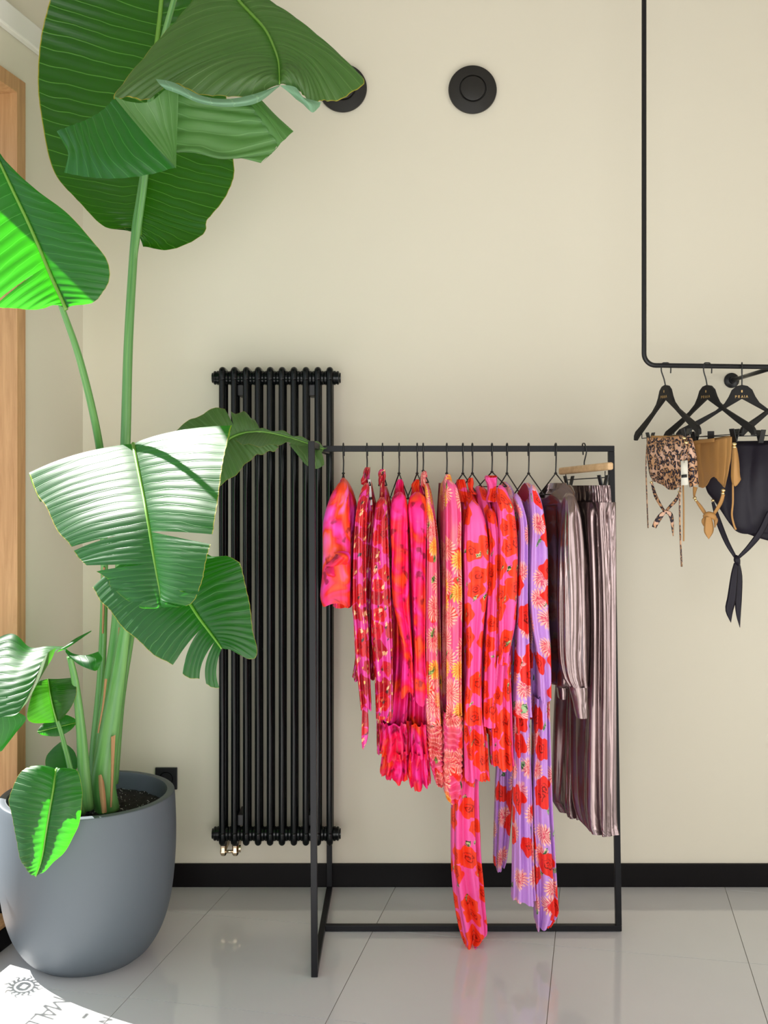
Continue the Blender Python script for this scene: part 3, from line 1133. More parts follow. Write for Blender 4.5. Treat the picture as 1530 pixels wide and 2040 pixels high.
# 1 short jacket, orange and pink marbled
wire_hanger(684, 'black wire hanger holding the short orange and pink marbled jacket', math.radians(8))
g = garment('jacket', 'short orange and hot pink marbled jacket with a ruffled elbow, leftmost on the rack', 'jacket', 670, 1205)
loft('sleeve', [(958, 678, 690), (972, 668, 694), (985, 660, 696), (1020, 648, 699), (1050, 643, 700), (1100, 643, 700), (1150, 641, 700), (1185, 638, 699), (1203, 642, 699)], 3.30, .055, 'marbA', g, nf=3, amp=.10, ph=.7, hem=.006, sq=.8)
loft('body', [(952, 680, 688), (965, 676, 697), (985, 674, 706), (1020, 672, 712), (1100, 668, 709), (1204, 664, 703)], 3.46, .13, 'marbA', g, nf=5, amp=.12, seed=3)
net('ruffle', [[(665, 1101, 3.24), (680, 1098, 3.23), (694, 1101, 3.24), (698, 1110, 3.25)], [(668, 1107, 3.235), (682, 1108, 3.21), (692, 1112, 3.22), (694, 1120, 3.24)], [(648, 1128, 3.24), (664, 1128, 3.23), (680, 1124, 3.23), (690, 1125, 3.245)]], 'marbA', g, fold=.006, nf=2, solid=.0012)
net('ruffle', [[(647, 1134, 3.243), (655, 1130, 3.24), (664, 1126, 3.24)], [(652, 1146, 3.225), (660, 1144, 3.215), (667, 1144, 3.23)], [(664, 1150, 3.243), (667, 1149, 3.235), (669, 1146, 3.24)]], 'marbA', g, solid=.0012)

# 2, 3 magenta petal satin
wire_hanger(731, 'black wire hanger of the petal-print dress with a white care label and hanging tie', math.radians(5), 938, .16, .05)
g = garment('dress', 'magenta and red petal-print satin dress with a white neck label and a hanging tie', 'dress', 722, 1490)
loft('sleeve', [(962, 724, 737), (980, 718, 736), (1000, 712, 734), (1040, 706, 733), (1100, 702, 732), (1200, 700, 732), (1240, 703, 735), (1300, 706, 737), (1350, 711, 739), (1408, 718, 741)], 3.32, .05, 'petal', g, nf=6, amp=.28, ph=.3, top=.15, hem=.008)
loft('body', [(955, 728, 740), (980, 722, 745), (1020, 716, 752), (1100, 710, 754), (1200, 708, 754), (1300, 708, 750), (1346, 702, 748)], 3.50, .14, 'petal', g, nf=7, amp=.2, seed=2)
loft('collar', [(931, 727, 738), (940, 723, 738), (950, 722, 737), (966, 722, 737)], 3.42, .022, 'petal', g, nf=4, amp=.25, top=0, close=False, rows=14)
net('collar_flap', [[(727, 940, 3.39), (722, 950, 3.39), (719, 956, 3.39)], [(730, 952, 3.385), (725, 958, 3.385), (719, 962, 3.385)], [(731, 962, 3.39), (726, 966, 3.39), (720, 965, 3.39)]], 'petal', g, nu=10, nv=10, solid=.001)
loft('tie', [(1395, 721, 735), (1420, 721, 734), (1450, 720, 735), (1475, 720, 732), (1492, 722, 724)], 3.32, .010, 'petal', g, nf=3, amp=.3, top=0, rows=24)
net('care_label', [[(733, 955, 3.375), (738, 955, 3.375)], [(735, 980, 3.37), (740, 979, 3.37)], [(737, 1007, 3.365), (742, 1006, 3.365)]], 'white', g, nu=6, nv=10, solid=.0006)
net('label_print', [[(735.5, 991, 3.362), (741, 990, 3.362)], [(736, 996, 3.361), (741.5, 995, 3.361)]], 'print', g, nu=3, nv=3, solid=.0004)

wire_hanger(762, 'black wire hanger of the petal-print blouse with the upright knotted collar', math.radians(5), 938, .16, .05)
g = garment('dress', 'magenta and red petal-print satin blouse dress with an upright knotted collar', 'dress', 765, 1500)
loft('sleeve', [(990, 754, 769), (1003, 749, 771), (1020, 745, 772), (1050, 741, 774), (1100, 738, 776), (1200, 737, 780), (1260, 738, 782), (1300, 741, 783), (1350, 746, 783), (1400, 748, 783), (1430, 749, 783)], 3.32, .055, 'petal', g, nf=6, amp=.26, ph=1.2, top=.12, hem=.005)
loft('body', [(960, 757, 768), (985, 756, 776), (1020, 752, 782), (1100, 748, 785), (1300, 748, 785), (1425, 750, 786)], 3.50, .14, 'petal', g, nf=7, amp=.2, seed=5)
loft('collar', [(935, 757, 768), (941, 753, 769), (948, 753, 770), (958, 756, 768), (975, 757, 767), (1000, 757, 768)], 3.40, .022, 'petal', g, nf=4, amp=.22, top=0, close=False, rows=22)
net('collar_knot', [[(757, 946, 3.372), (754, 955, 3.372), (755, 966, 3.372)], [(761, 947, 3.362), (758, 956, 3.36), (757, 967, 3.365)], [(764, 950, 3.372), (761, 960, 3.372), (758, 968, 3.372)]], 'petal', g, nu=10, nv=10, solid=.001)
loft('under_layer', [(1420, 750, 760), (1470, 750, 758), (1498, 751, 757)], 3.42, .05, 'petal', g, nf=3, amp=.2, rows=14)

# 4, 5 hot pink chiffon with tiered skirts
wire_hanger(795, 'black wire hanger of the tiered hot pink chiffon dress on the left', math.radians(10), 943)
g = garment('dress', 'hot pink marbled chiffon dress with two ruffle tiers, left of its orange-red twin', 'dress', 785, 1533)
loft('sleeve', [(980, 789, 803), (988, 783, 808), (1000, 779, 811), (1030, 776, 813), (1060, 776, 814), (1100, 779, 815), (1150, 779, 816), (1200, 782, 817), (1240, 791, 819), (1290, 800, 822), (1340, 799, 824), (1382, 797, 826)], 3.32, .055, 'marbB', g, nf=4, amp=.2, ph=.4, top=.2, hem=.01)
loft('body', [(962, 790, 802), (985, 784, 808), (1050, 778, 818), (1200, 780, 820), (1300, 778, 820), (1380, 768, 818), (1432, 758, 816)], 3.50, .15, 'marbB', g, nf=8, amp=.18, seed=1)
loft('collar', [(955, 793, 801), (962, 789, 805), (972, 788, 805), (988, 786, 806)], 3.42, .03, 'marbB', g, nf=5, amp=.28, top=0, close=False, rows=14)
loft('skirt_tier', [(1425, 757, 815), (1455, 755, 817), (1490, 751, 819)], 3.46, .17, 'marbB', g, nf=12, amp=.2, top=0, close=False, rows=22, hem=.008, hemn=4, flare=.06)
loft('skirt_tier', [(1478, 764, 814), (1505, 760, 815), (1528, 757, 816), (1533, 758, 816)], 3.47, .17, 'marbB', g, nf=11, amp=.2, top=0, close=False, rows=22, hem=.008, hemn=3, flare=.06, seed=9)

wire_hanger(831, 'black wire hanger of the orange-red chiffon dress in the middle left', math.radians(10), 943)
g = garment('dress', 'hot pink and orange-red marbled chiffon dress with a rounded ruffle hem', 'dress', 832, 1548)
loft('sleeve', [(980, 823, 840), (988, 817, 846), (1010, 812, 850), (1050, 815, 850), (1100, 818, 848), (1200, 820, 848), (1300, 824, 847), (1360, 822, 850), (1395, 822, 852)], 3.32, .055, 'marbB', g, nf=4, amp=.22, ph=1.4, top=.2, hem=.01, seed=4)
loft('body', [(962, 826, 836), (985, 818, 846), (1050, 815, 852), (1200, 816, 852), (1300, 814, 852), (1432, 810, 855)], 3.50, .15, 'marbB', g, nf=8, amp=.18, seed=6)
loft('collar', [(955, 828, 835), (964, 820, 837), (972, 820, 836), (988, 822, 838)], 3.42, .03, 'marbB', g, nf=5, amp=.28, top=0, close=False, rows=14)
loft('skirt_tier', [(1425, 812, 852), (1455, 811, 854), (1492, 809, 856)], 3.45, .17, 'marbB', g, nf=10, amp=.2, top=0, close=False, rows=22, hem=.006, hemn=4, flare=.06)
loft('skirt_tier', [(1480, 812, 853), (1510, 810, 856), (1540, 811, 858), (1548, 814, 857)], 3.455, .17, 'marbB', g, nf=9, amp=.18, top=0, close=False, rows=22, hem=.006, hemn=3, flare=.06, seed=9)

# 6, 7 pink dahlia print with ruched hems
wire_hanger(843, 'black wire hanger of the narrow pink dahlia-print dress', math.radians(4), 938, .16, .04)
g = garment('dress', 'narrow pink dahlia-print dress with a ruched hem, high rolled neck', 'dress', 868, 1560)
loft('sleeve', [(965, 845, 853), (1000, 848, 858), (1030, 849, 864), (1050, 849, 867), (1100, 849, 870), (1200, 848, 872), (1300, 848, 873), (1400, 848, 877), (1440, 850, 880)], 3.33, .045, 'dahlia', g, nf=5, amp=.22, ph=.2, top=.15)
loft('body', [(958, 846, 853), (1000, 848, 862), (1100, 850, 874), (1300, 852, 878), (1440, 852, 882)], 3.50, .14, 'dahlia', g, nf=6, amp=.2, seed=2)
loft('neck_roll', [(938, 842, 850), (948, 838, 852), (965, 838, 851), (985, 843, 854)], 3.42, .02, 'dahlia', g, nf=3, amp=.18, top=0, close=True, rows=16)
loft('ruched_hem', [(1436, 848, 880), (1470, 850, 882), (1505, 853, 883), (1540, 862, 884), (1558, 869, 881)], 3.36, .07, 'dahlia', g, nf=4, amp=.15, top=0, close=False, rows=190, crink=.15)

wire_hanger(890, 'black wire hanger of the pink dahlia-print dress with the pointed ruched hem', math.radians(6), 943, .16, .06)
g = garment('dress', 'pink dahlia-print dress with a pointed ruched hem beside the red rose dresses', 'dress', 895, 1590)
loft('sleeve', [(956, 888, 900), (968, 887, 909), (985, 886, 914), (1020, 886, 919), (1100, 886, 919), (1200, 887, 921), (1300, 888, 920), (1400, 888, 920), (1422, 886, 921)], 3.32, .05, 'dahlia', g, nf=5, amp=.26, ph=.9, top=.12)
loft('body', [(955, 880, 896), (985, 876, 905), (1050, 874, 912), (1200, 876, 914), (1420, 878, 916)], 3.52, .14, 'dahlia', g, nf=6, amp=.2, seed=7)
loft('neck_roll', [(945, 888, 897), (952, 884, 900), (965, 884, 902), (980, 884, 904)], 3.40, .025, 'dahlia', g, nf=4, amp=.2, top=0, close=False, rows=14)
net('back_facing', [[(874, 962, 3.60), (881, 962, 3.56), (887, 958, 3.50)], [(869, 1060, 3.60), (878, 1060, 3.56), (886, 1060, 3.50)], [(868, 1240, 3.60), (878, 1240, 3.56), (887, 1240, 3.50)], [(872, 1415, 3.60), (879, 1418, 3.56), (887, 1418, 3.50)]], 'maroon', g, fold=.004, nf=3, solid=.001)
loft('ruched_hem', [(1416, 882, 921), (1450, 880, 921), (1500, 880, 921), (1540, 880, 921), (1570, 882, 921), (1590, 890, 912)], 3.34, .07, 'dahlia', g, nf=4, amp=.15, top=0, close=False, rows=210, crink=.15, seed=3)

# 8 - 10 pink dresses with red roses
wire_hanger(922, 'black wire hanger of the long pink rose dress reaching the base rail', math.radians(32), 943, .07, .06)
g = garment('dress', 'long pink dress with orange-red roses, its tail hanging to the base rail', 'dress', 935, 1877)
loft('sleeve', [(996, 938, 946), (1004, 932, 953), (1020, 929, 961), (1050, 925, 969), (1100, 923, 974), (1150, 924, 974), (1200, 924, 970), (1250, 926, 964), (1300, 928, 960), (1350, 927, 959), (1400, 923, 960), (1440, 921, 962)], 3.32, .05, 'rose', g, nf=4, amp=.2, ph=.5, top=.2)
loft('body', [(975, 920, 938), (1000, 918, 948), (1060, 916, 956), (1200, 918, 958), (1440, 916, 962)], 3.50, .15, 'rose', g, nf=6, amp=.2, seed=3)
loft('collar', [(955, 910, 926), (965, 908, 929), (980, 911, 932), (1000, 915, 938)], 3.44, .035, 'rose', g, nf=4, amp=.25, top=0, close=False, rows=14)
loft('skirt_tier', [(1430, 921, 965), (1480, 921, 971), (1520, 921, 973), (1546, 921, 975)], 3.38, .09, 'rose', g, nf=8, amp=.22, top=0, close=False, rows=26, hem=.004)
loft('skirt_tail', [(1520, 912, 955), (1560, 904, 955), (1600, 899, 956), (1650, 898, 958), (1700, 898, 960), (1750, 900, 964), (1800, 905, 967), (1840, 912, 970), (1862, 918, 968), (1877, 924, 950)], 3.42, .07, 'rose', g, nf=7, amp=.3, ph=.3, top=0, close=False, hem=.012, hemn=2)

wire_hanger(941, 'black wire hanger of the pink rose dress squeezed between two others', math.radians(35), 943, .07, .065)
g = garment('dress', 'pink dress with orange-red roses squeezed between two rose dresses', 'dress', 978, 1440)
loft('sleeve', [(1013, 970, 982), (1022, 968, 987), (1050, 971, 991), (1100, 973, 992), (1200, 969, 992), (1300, 965, 991), (1400, 962, 990), (1445, 962, 990)], 3.34, .05, 'rose', g, nf=4, amp=.22, ph=1.5, top=.15, seed=2)
loft('body', [(968, 945, 965), (990, 945, 972), (1060, 948, 980), (1200, 950, 984), (1445, 954, 990)], 3.50, .14, 'rose', g, nf=6, amp=.2, seed=8)
loft('collar', [(952, 934, 942), (962, 931, 944), (975, 934, 943), (985, 938, 952)], 3.43, .022, 'rose', g, nf=3, amp=.2, top=0, close=False, rows=12)

wire_hanger(980, 'black wire hanger of the rose dress with the tall flared collar', math.radians(14), 940, .14, .05)
g = garment('dress', 'knee-length pink dress with orange-red roses and a tall flared collar', 'dress', 1000, 1520)
loft('sleeve', [(966, 992, 1001), (976, 990, 1008), (990, 990, 1014), (1010, 991, 1022), (1050, 992, 1028), (1100, 993, 1031), (1160, 992, 1031), (1210, 991, 1029), (1250, 991, 1025), (1290, 992, 1016), (1320, 990, 1012)], 3.31, .055, 'rose', g, nf=4, amp=.18, ph=.1, top=.2, seed=5)
loft('body', [(972, 975, 992), (1000, 975, 1002), (1060, 975, 1012), (1200, 978, 1016), (1300, 976, 1014), (1400, 972, 1016)], 3.48, .15, 'rose', g, nf=6, amp=.2, seed=11)
loft('collar', [(947, 966, 991), (953, 964, 991), (962, 969, 990), (975, 971, 989), (1000, 966, 992)], 3.40, .035, 'rose', g, nf=4, amp=.2, top=0, close=False, rows=16, topdip=.008)
loft('skirt', [(1300, 984, 1014), (1360, 976, 1016), (1400, 972, 1018), (1450, 973, 1019), (1500, 975, 1021), (1520, 977, 1023)], 3.37, .10, 'rose', g, nf=9, amp=.24, top=0, close=False, hem=.006)

# 11, 12 long lilac dresses
wire_hanger(1010, 'black wire hanger of the lilac rose dress nearer the middle of the rack', math.radians(25), 943, .085, .072)
g = garment('dress', 'long lilac dress with red roses hanging behind its right-hand twin', 'dress', 1035, 1790)
loft('sleeve', [(983, 1024, 1032), (992, 1022, 1037), (1020, 1029, 1045), (1050, 1031, 1050), (1100, 1031, 1051), (1200, 1028, 1051), (1300, 1026, 1055), (1400, 1022, 1058), (1425, 1022, 1060)], 3.33, .05, 'lilac', g, nf=4, amp=.2, ph=.6, top=.15)
loft('body', [(960, 1000, 1010), (985, 1000, 1022), (1060, 1006, 1038), (1200, 1008, 1042), (1430, 1008, 1046)], 3.52, .14, 'lilac', g, nf=6, amp=.18, seed=3)
loft('skirt', [(1418, 1022, 1054), (1500, 1022, 1056), (1600, 1022, 1059), (1700, 1021, 1062), (1760, 1020, 1065), (1788, 1019, 1067)], 3.36, .07, 'lilac', g, nf=6, amp=.25, ph=1.0, top=0, close=False, hem=.006)
loft('skirt_back', [(1500, 990, 1022), (1560, 986, 1022), (1640, 984, 1018), (1700, 983, 1010), (1722, 983, 1004)], 3.56, .07, 'lilac', g, nf=5, amp=.25, top=0, close=False, hem=.006, seed=4)

wire_hanger(1053, 'black wire hanger of the right-hand lilac rose dress beside the silver top', math.radians(28), 943, .085, .072)
g = garment('dress', 'long lilac dress with red roses, its longer hem just above the base rail', 'dress', 1085, 1838)
loft('sleeve', [(966, 1057, 1065), (978, 1055, 1070), (1000, 1055, 1078), (1050, 1056, 1087), (1100, 1053, 1091), (1150, 1052, 1092), (1200, 1053, 1093), (1250, 1058, 1095), (1300, 1066, 1098), (1392, 1072, 1098)], 3.32, .05, 'lilac', g, nf=4, amp=.22, ph=.2, top=.15, hem=.01)
loft('body', [(962, 1040, 1058), (990, 1040, 1068), (1060, 1042, 1078), (1200, 1044, 1082), (1420, 1044, 1086)], 3.50, .14, 'lilac', g, nf=6, amp=.18, seed=9)
net('neck_facing', [[(1029, 985, 3.42), (1040, 968, 3.42), (1046, 962, 3.42)], [(1036, 992, 3.40), (1046, 978, 3.39), (1051, 970, 3.40)], [(1046, 1000, 3.38), (1051, 992, 3.37), (1054, 988, 3.37)]], 'maroon', g, solid=.001)
loft('skirt', [(1385, 1062, 1092), (1450, 1061, 1094), (1500, 1060, 1096), (1600, 1058, 1100), (1700, 1060, 1105), (1780, 1062, 1109), (1810, 1064, 1110), (1838, 1066, 1094)], 3.38, .08, 'lilac', g, nf=6, amp=.25, ph=.2, top=0, close=False, hem=.010, hemn=2)

# 13 taupe satin top
wire_hanger(1107, 'black wire hanger carrying the taupe satin top', math.radians(38), 943, .075, .072)
g = garment('satin_top', 'long-sleeved taupe metallic satin top with a round neckline', 'top', 1130, 1425)
loft('body', [(966, 1089, 1118, 3.62, 3.44), (976, 1084, 1128, 3.62, 3.42), (992, 1079, 1136, 3.62, 3.40), (1040, 1082, 1140, 3.62, 3.40), (1200, 1084, 1146, 3.62, 3.40), (1340, 1086, 1146, 3.62, 3.40), (1362, 1104, 1140, 3.60, 3.42)], 3.50, .05, 'satin', g, nf=5, amp=.2, ph=.3, topdip=.050, close=False, seed=2, rows=90)
loft('collar_band', [(962, 1088, 1116, 3.60, 3.46), (967, 1087, 1119, 3.60, 3.45), (974, 1085, 1123, 3.60, 3.44)], 3.52, .036, 'satin', g, nf=2, amp=.0, top=0, topdip=.052, close=False, rows=12)
loft('sleeve', [(982, 1124, 1141), (992, 1122, 1146), (1010, 1120, 1152), (1045, 1117, 1158), (1100, 1113, 1163), (1200, 1110, 1165), (1300, 1112, 1167), (1345, 1120, 1168), (1366, 1132, 1169)], 3.32, .05, 'satin', g, nf=4, amp=.2, ph=.8, top=.15, seed=3)
loft('cuff', [(1366, 1133, 1170), (1395, 1140, 1170), (1427, 1147, 1170)], 3.32, .038, 'satin', g, nf=2, amp=.06, top=0, close=False, rows=14)
loft('cuff', [(1358, 1108, 1132), (1376, 1110, 1130), (1390, 1112, 1128)], 3.52, .034, 'satin', g, nf=2, amp=.06, top=0, close=False, rows=12)

# 14 taupe trousers on a wooden clip hanger
pl, pr = Vector((.627, 3.65, 1.566)), Vector((.739, 3.35, 1.578))
t = thing('trouser_hanger', 'pale wooden trouser hanger with black clips at the right end of the rack', 'hanger', (.683, 3.5, 1.52))
dv = (pr - pl).normalized()
up = Vector((0, 0, 1))
m = MB()
m.obox((pl + pr) / 2, dv * (pr - pl).length / 2, dv.cross(up).normalized() * .011, up * .0125)
m.build('wooden_bar', M['hwood'], t, smooth=False, bevel=.006)
xh = (1164 - HX) * RD / FPX
m = MB()
m.tube([(xh, RD + .020, RZ - .030), (xh - .001, RD + .021, RZ - .010), (xh - .004, RD + .012, RZ + .005), (xh - .003, RD, RZ + .0085), (xh, RD - .013, RZ + .004), (xh + .004, RD - .016, RZ - .02), (xh + .002, RD - .008, RZ - .04), (xh, RD, RZ - .055), (xh, RD, 1.575)], .0024, 8, smooth=36)
m.build('hook', M['wire'], t)
wz = 1.535
c0, c1 = pl + dv * .035, pr - dv * .035
m = MB()
m.tube([(c0.x, c0.y, 1.557), (c0.x, c0.y, wz), (c1.x, c1.y, wz + .006), (c1.x, c1.y, 1.562)], .0018, 8)
m.build('clip_wire', M['wire'], t)
for c in (c0 + dv * .02, c1 - dv * .012):
    k = thing_parent = t
    for s in (-1, 1):
        m = MB()
        nrm = dv.cross(up).normalized()
        m.obox(Vector((c.x, c.y, wz - .012)) + nrm * .009 * s, dv * .009, nrm * .0025 + up * (.0 * s), up * .026 + nrm * .007 * s)
        m.build('clip_jaw', M['plastic'], t, smooth=False, bevel=.001)
g = garment('trousers', 'taupe metallic satin wide-leg trousers with a gathered waistband', 'trousers', 1180, 1657)
loft('waistband', [(967, 1138, 1211, 3.64, 3.36), (975, 1138, 1212, 3.64, 3.36), (1003, 1140, 1214, 3.64, 3.36)], 3.5, .026, 'satin', g, nf=40, amp=.12, top=0, close=False, rows=16, n=160, seed=1)
loft('near_leg', [(1000, 1144, 1214, 3.62, 3.36), (1060, 1143, 1215, 3.62, 3.36), (1200, 1146, 1216, 3.60, 3.36), (1400, 1146, 1217, 3.58, 3.36), (1550, 1148, 1217, 3.55, 3.36), (1610, 1154, 1217, 3.53, 3.36), (1645, 1170, 1217, 3.5, 3.36), (1657, 1188, 1217, 3.46, 3.36)], 3.5, .05, 'satin', g, nf=6, amp=.28, ph=.3, top=.05, close=False, rows=60, n=110, seed=2)
loft('far_leg', [(1010, 1136, 1200, 3.68, 3.5), (1200, 1122, 1180, 3.70, 3.55), (1400, 1110, 1165, 3.70, 3.55), (1585, 1107, 1160, 3.70, 3.55), (1600, 1110, 1160, 3.70, 3.55), (1622, 1128, 1162, 3.68, 3.55)], 3.6, .045, 'satin', g, nf=7, amp=.28, ph=.9, top=.05, close=False, rows=56, n=96, seed=5)

# ------------------------------------------------------------------ wall rail with hangers at the right
PD = 3.48
px_x = (1283 - HX) * PD / FPX
pz0 = CAMZ - (728 - HY) * PD / FPX
rail = thing('wall_rail', 'black bent pipe hanging rail dropping from the ceiling at the right', 'hanging rail', (px_x + .4, PD, pz0))
m = MB()
pr_ = .0082
path = [(px_x, PD, ZC), (px_x, PD, 2.8), (px_x, PD, pz0 + .055)]
for k in range(9):
    a = PI / 2 * k / 8
    path.append((px_x + .04 - .04 * math.cos(a), PD, pz0 + .04 - .04 * math.sin(a)))
path += [(px_x + .06, PD, pz0), (px_x + .5, PD, pz0 - .006), (px_x + .95, PD, pz0 - .010)]
m.tube(path, pr_, 16)
m.build('bent_pipe', M['pipe'], rail)
fx, fz = (1457 - HX) * YW / FPX, CAMZ - (758 - HY) * YW / FPX
m = MB()
m.lathe([(.001, .018), (.012, .018), (.013, .010), (.026, .007), (.0285, .005), (.0285, .0)], (fx, YW, fz), 40, 'Y')
m.build('wall_flange', M['pipe'], rail, smooth='auto')
m = MB()
m.tube([(fx, YW - .005, fz), (fx, PD, pz0 - .008)], .0075, 14)
m.build('wall_strut', M['pipe'], rail)


HG = 'black wooden clip hangers on the wall rail'
hang_poly = [(0, .155), (.018, .151), (.033, .138), (.043, .115), (.056, .094), (.085, .070), (.13, .046), (.18, .020), (.204, .008), (.215, -.006), (.216, -.022), (.205, -.024), (.19, -.012), (.13, .026), (.07, .066), (0, .108)]


def shop_hanger(px, dx, dy, label, clips, hookflip=1, text=True):
    """dx, dy: half-span direction of the right arm (toward +x)"""
    x = (px - HX) * PD / FPX
    z0 = 1.700
    zr = pz0 - .004 + pr_
    t = thing('clip_hanger', label, 'hanger', (x, PD, z0 - .03), HG)
    d = Vector((dx, dy, 0)).normalized()
    nr = Vector((d.y, -d.x, 0))
    if nr.y > 0:
        nr = -nr
    up = Vector((0, 0, 1))
    poly = hang_poly + [(-a, b) for a, b in hang_poly[::-1]][1:-1]
    m = MB()
    m.poly_extrude(poly, (x, PD, z0), d, up, nr, .012)
    m.build('hanger_body', M['hang'], t, smooth=False, bevel=.002)
    m = MB()
    c = Vector((x, PD, 0))
    hk = [c - nr * .019 * hookflip + up * (zr - .030), c - nr * .019 * hookflip + up * (zr - .010), c - nr * .012 * hookflip + up * (zr + .003), c + up * (zr + .0045), c + nr * .013 * hookflip + up * (zr + .001), c + nr * .016 * hookflip + up * (zr - .022), c + nr * .006 * hookflip + up * (zr - .05), c + up * (z0 + .15)]
    m.tube(hk, .0023, 8, smooth=36)
    m.build('hook', M['wire'], t)
    wz = z0 - .018
    m = MB()
    e = .165
    m.tube([c - d * e + up * (z0 + .028), c - d * e + up * wz, c + d * e + up * wz, c + d * e + up * (z0 + .028)], .0016, 8)
    m.build('clip_wire', M['wire'], t)
    for s in clips:
        for q in (-1, 1):
            m = MB()
            m.obox(c + d * s + up * (wz - .004) + nr * .006 * q, d * .011, nr * .0018, up * .022 + nr * .006 * q)
            m.build('clip_jaw', M['plastic'], t, smooth=False, bevel=.001)
    if text:
        m = MB()
        xx = -.021
        o3 = c + up * (z0 + .111) + nr * .0064
        for ch in 'PRAIA':
            for (x0, y0), (x1, y1) in LET[ch]:
                p, q = o3 + d * (xx + x0 * .0075) + up * y0 * .008, o3 + d * (xx + x1 * .0075) + up * y1 * .008
                v = q - p
                L = v.length
                v.normalize()
                m.obox((p + q) / 2, v * (L / 2 + .0004), v.cross(nr).normalized() * .0006, nr * .0003)
            xx += .0095 if ch != 'I' else .0055
        m.build('gold_lettering', M['goldprint'], t, smooth=False)
        m = MB()
        m.obox(o3 + up * .022, d * .0022, up * .004, nr * .0003)
        m.build('gold_mark', M['goldprint'], t, smooth=False)
    return t, c, d


shop_hanger(1326, .05, -.20, 'black wooden clip hanger holding the leopard-print bikini skirt', (-.105, .13))
shop_hanger(1409, .085, -.18, 'black wooden clip hanger holding the tan bikini skirt', (-.06, .125))
shop_hanger(1478, .214, -.07, 'black wooden clip hanger facing the camera, holding the navy skirt', (-.10, .10))
shop_hanger(1566, .19, .10, 'black wooden clip hanger cut off by the right edge of the picture', (-.12, .12), text=False)


def strap(m, pts, w, th=.0012, smooth=14):
    """flat ribbon: pts (px,py,D), widths in px"""
    P = np.array([tuple(W(*p)) for p in pts])
    Wd = np.array(w if np.ndim(w) else [w] * len(pts), float)
    Wd = crom(Wd[:, None], smooth)[:, 0] * 3.45 / FPX / 2
    P = crom(P, smooth)
    T = np.gradient(P, axis=0)
    T /= np.linalg.norm(T, axis=1)[:, None]
    N = np.cross(T, np.array([0, 1, 0]))
    N /= np.linalg.norm(N, axis=1)[:, None]
    L = np.concatenate([[0], np.cumsum(np.linalg.norm(np.diff(P, axis=0), axis=1))])
    y = np.array([0, -1, 0]) * th
    A = np.stack([P - N * Wd[:, None], P - N * Wd[:, None] * .5 + y * 1.8, P + y * 1.2, P + N * Wd[:, None] * .5 + y * 1.8, P + N * Wd[:, None], P - y * .8], 1)
    UV = np.stack([np.stack([np.full(len(P), q) for q in (-.008, -.004, 0, .004, .008, .012)], 1) + P[0, 0], np.repeat(-L[:, None] + P[0, 2], 6, 1)], -1)
    m.grid(A, UV, closed=True)


def bead(px, py, d, r, parent):
    m = MB()
    m.ball(W(px, py, d), r, 8, .8)
    m.build('gold_bead', M['gold'], parent)


def cord(pts, r, mat, parent, name='cord'):
    m = MB()
    m.tube([W(*p) for p in pts], r, 8, smooth=24)
    n_ = len(m.v)
    m.build(name, M[mat], parent)


# leopard bikini skirt
t = thing('bikini_skirt', 'leopard-print bikini skirt with gold beads and a paper tag', 'swimwear', W(1330, 1128, 3.45))
net('skirt_front', [[(1288, 872, 3.56), (1310, 872, 3.50), (1335, 871, 3.43), (1358, 868, 3.37), (1372, 868, 3.34)],
                    [(1289, 915, 3.55), (1311, 915, 3.48), (1336, 915, 3.41), (1358, 912, 3.35), (1371, 912, 3.335)],
                    [(1294, 945, 3.54), (1313, 950, 3.48), (1337, 955, 3.41), (1356, 952, 3.36), (1365, 950, 3.34)],
                    [(1299, 958, 3.54), (1316, 965, 3.49), (1338, 976, 3.42), (1352, 970, 3.37), (1358, 960, 3.35)]], 'leopard', t, 44, 34, fold=.010, nf=6, solid=.001)
net('skirt_back', [[(1290, 872, 3.60), (1330, 870, 3.54), (1374, 864, 3.45)], [(1294, 915, 3.60), (1332, 918, 3.54), (1372, 912, 3.45)], [(1312, 955, 3.58), (1334, 976, 3.53), (1352, 962, 3.46)]], 'leopard', t, 20, 20, solid=.001)
net('lining', [[(1297, 868, 3.545), (1325, 868, 3.48), (1352, 866, 3.40)], [(1297, 873, 3.54), (1325, 873, 3.475), (1352, 872, 3.395)]], 'tan', t, 12, 4, solid=.001, label='plain tan waist lining')
net('side_drape', [[(1364, 872, 3.345), (1372, 870, 3.33), (1379, 874, 3.335)], [(1368, 905, 3.335), (1378, 905, 3.315), (1387, 905, 3.33)], [(1370, 940, 3.335), (1381, 940, 3.315), (1390, 940, 3.33)], [(1374, 971, 3.335), (1383, 968, 3.32), (1392, 964, 3.33)]], 'leopard', t, 16, 20, solid=.001)
m = MB()
strap(m, [(1298, 960, 3.53), (1305, 985, 3.51), (1315, 1005, 3.48), (1324, 1019, 3.46)], [4, 7, 6, 5])
strap(m, [(1354, 982, 3.37), (1346, 997, 3.40), (1334, 1010, 3.43), (1325, 1020, 3.455)], [4, 7, 6, 5])
strap(m, [(1325, 1019, 3.45), (1317, 1027, 3.445), (1308, 1040, 3.445), (1303, 1051, 3.45)], [6, 10, 11, 9])
strap(m, [(1325, 1019, 3.45), (1335, 1024, 3.445), (1339, 1040, 3.445), (1341, 1068, 3.45)], [6, 9, 7, 2])
m.build('tie_strap', M['leopard'], t)
cord([(1289, 885, 3.56), (1287, 930, 3.56), (1289, 1000, 3.56), (1291, 1052, 3.56)], .0022, 'leopard', t)
cord([(1356, 960, 3.35), (1354, 1000, 3.36), (1355, 1060, 3.36), (1358, 1129, 3.36)], .0030, 'leopard', t)
bead(1297.5, 961, 3.53, .0055, t); bead(1354, 980, 3.365, .0060, t); bead(1363, 873, 3.325, .0068, t); bead(1367, 882, 3.318, .0072, t)
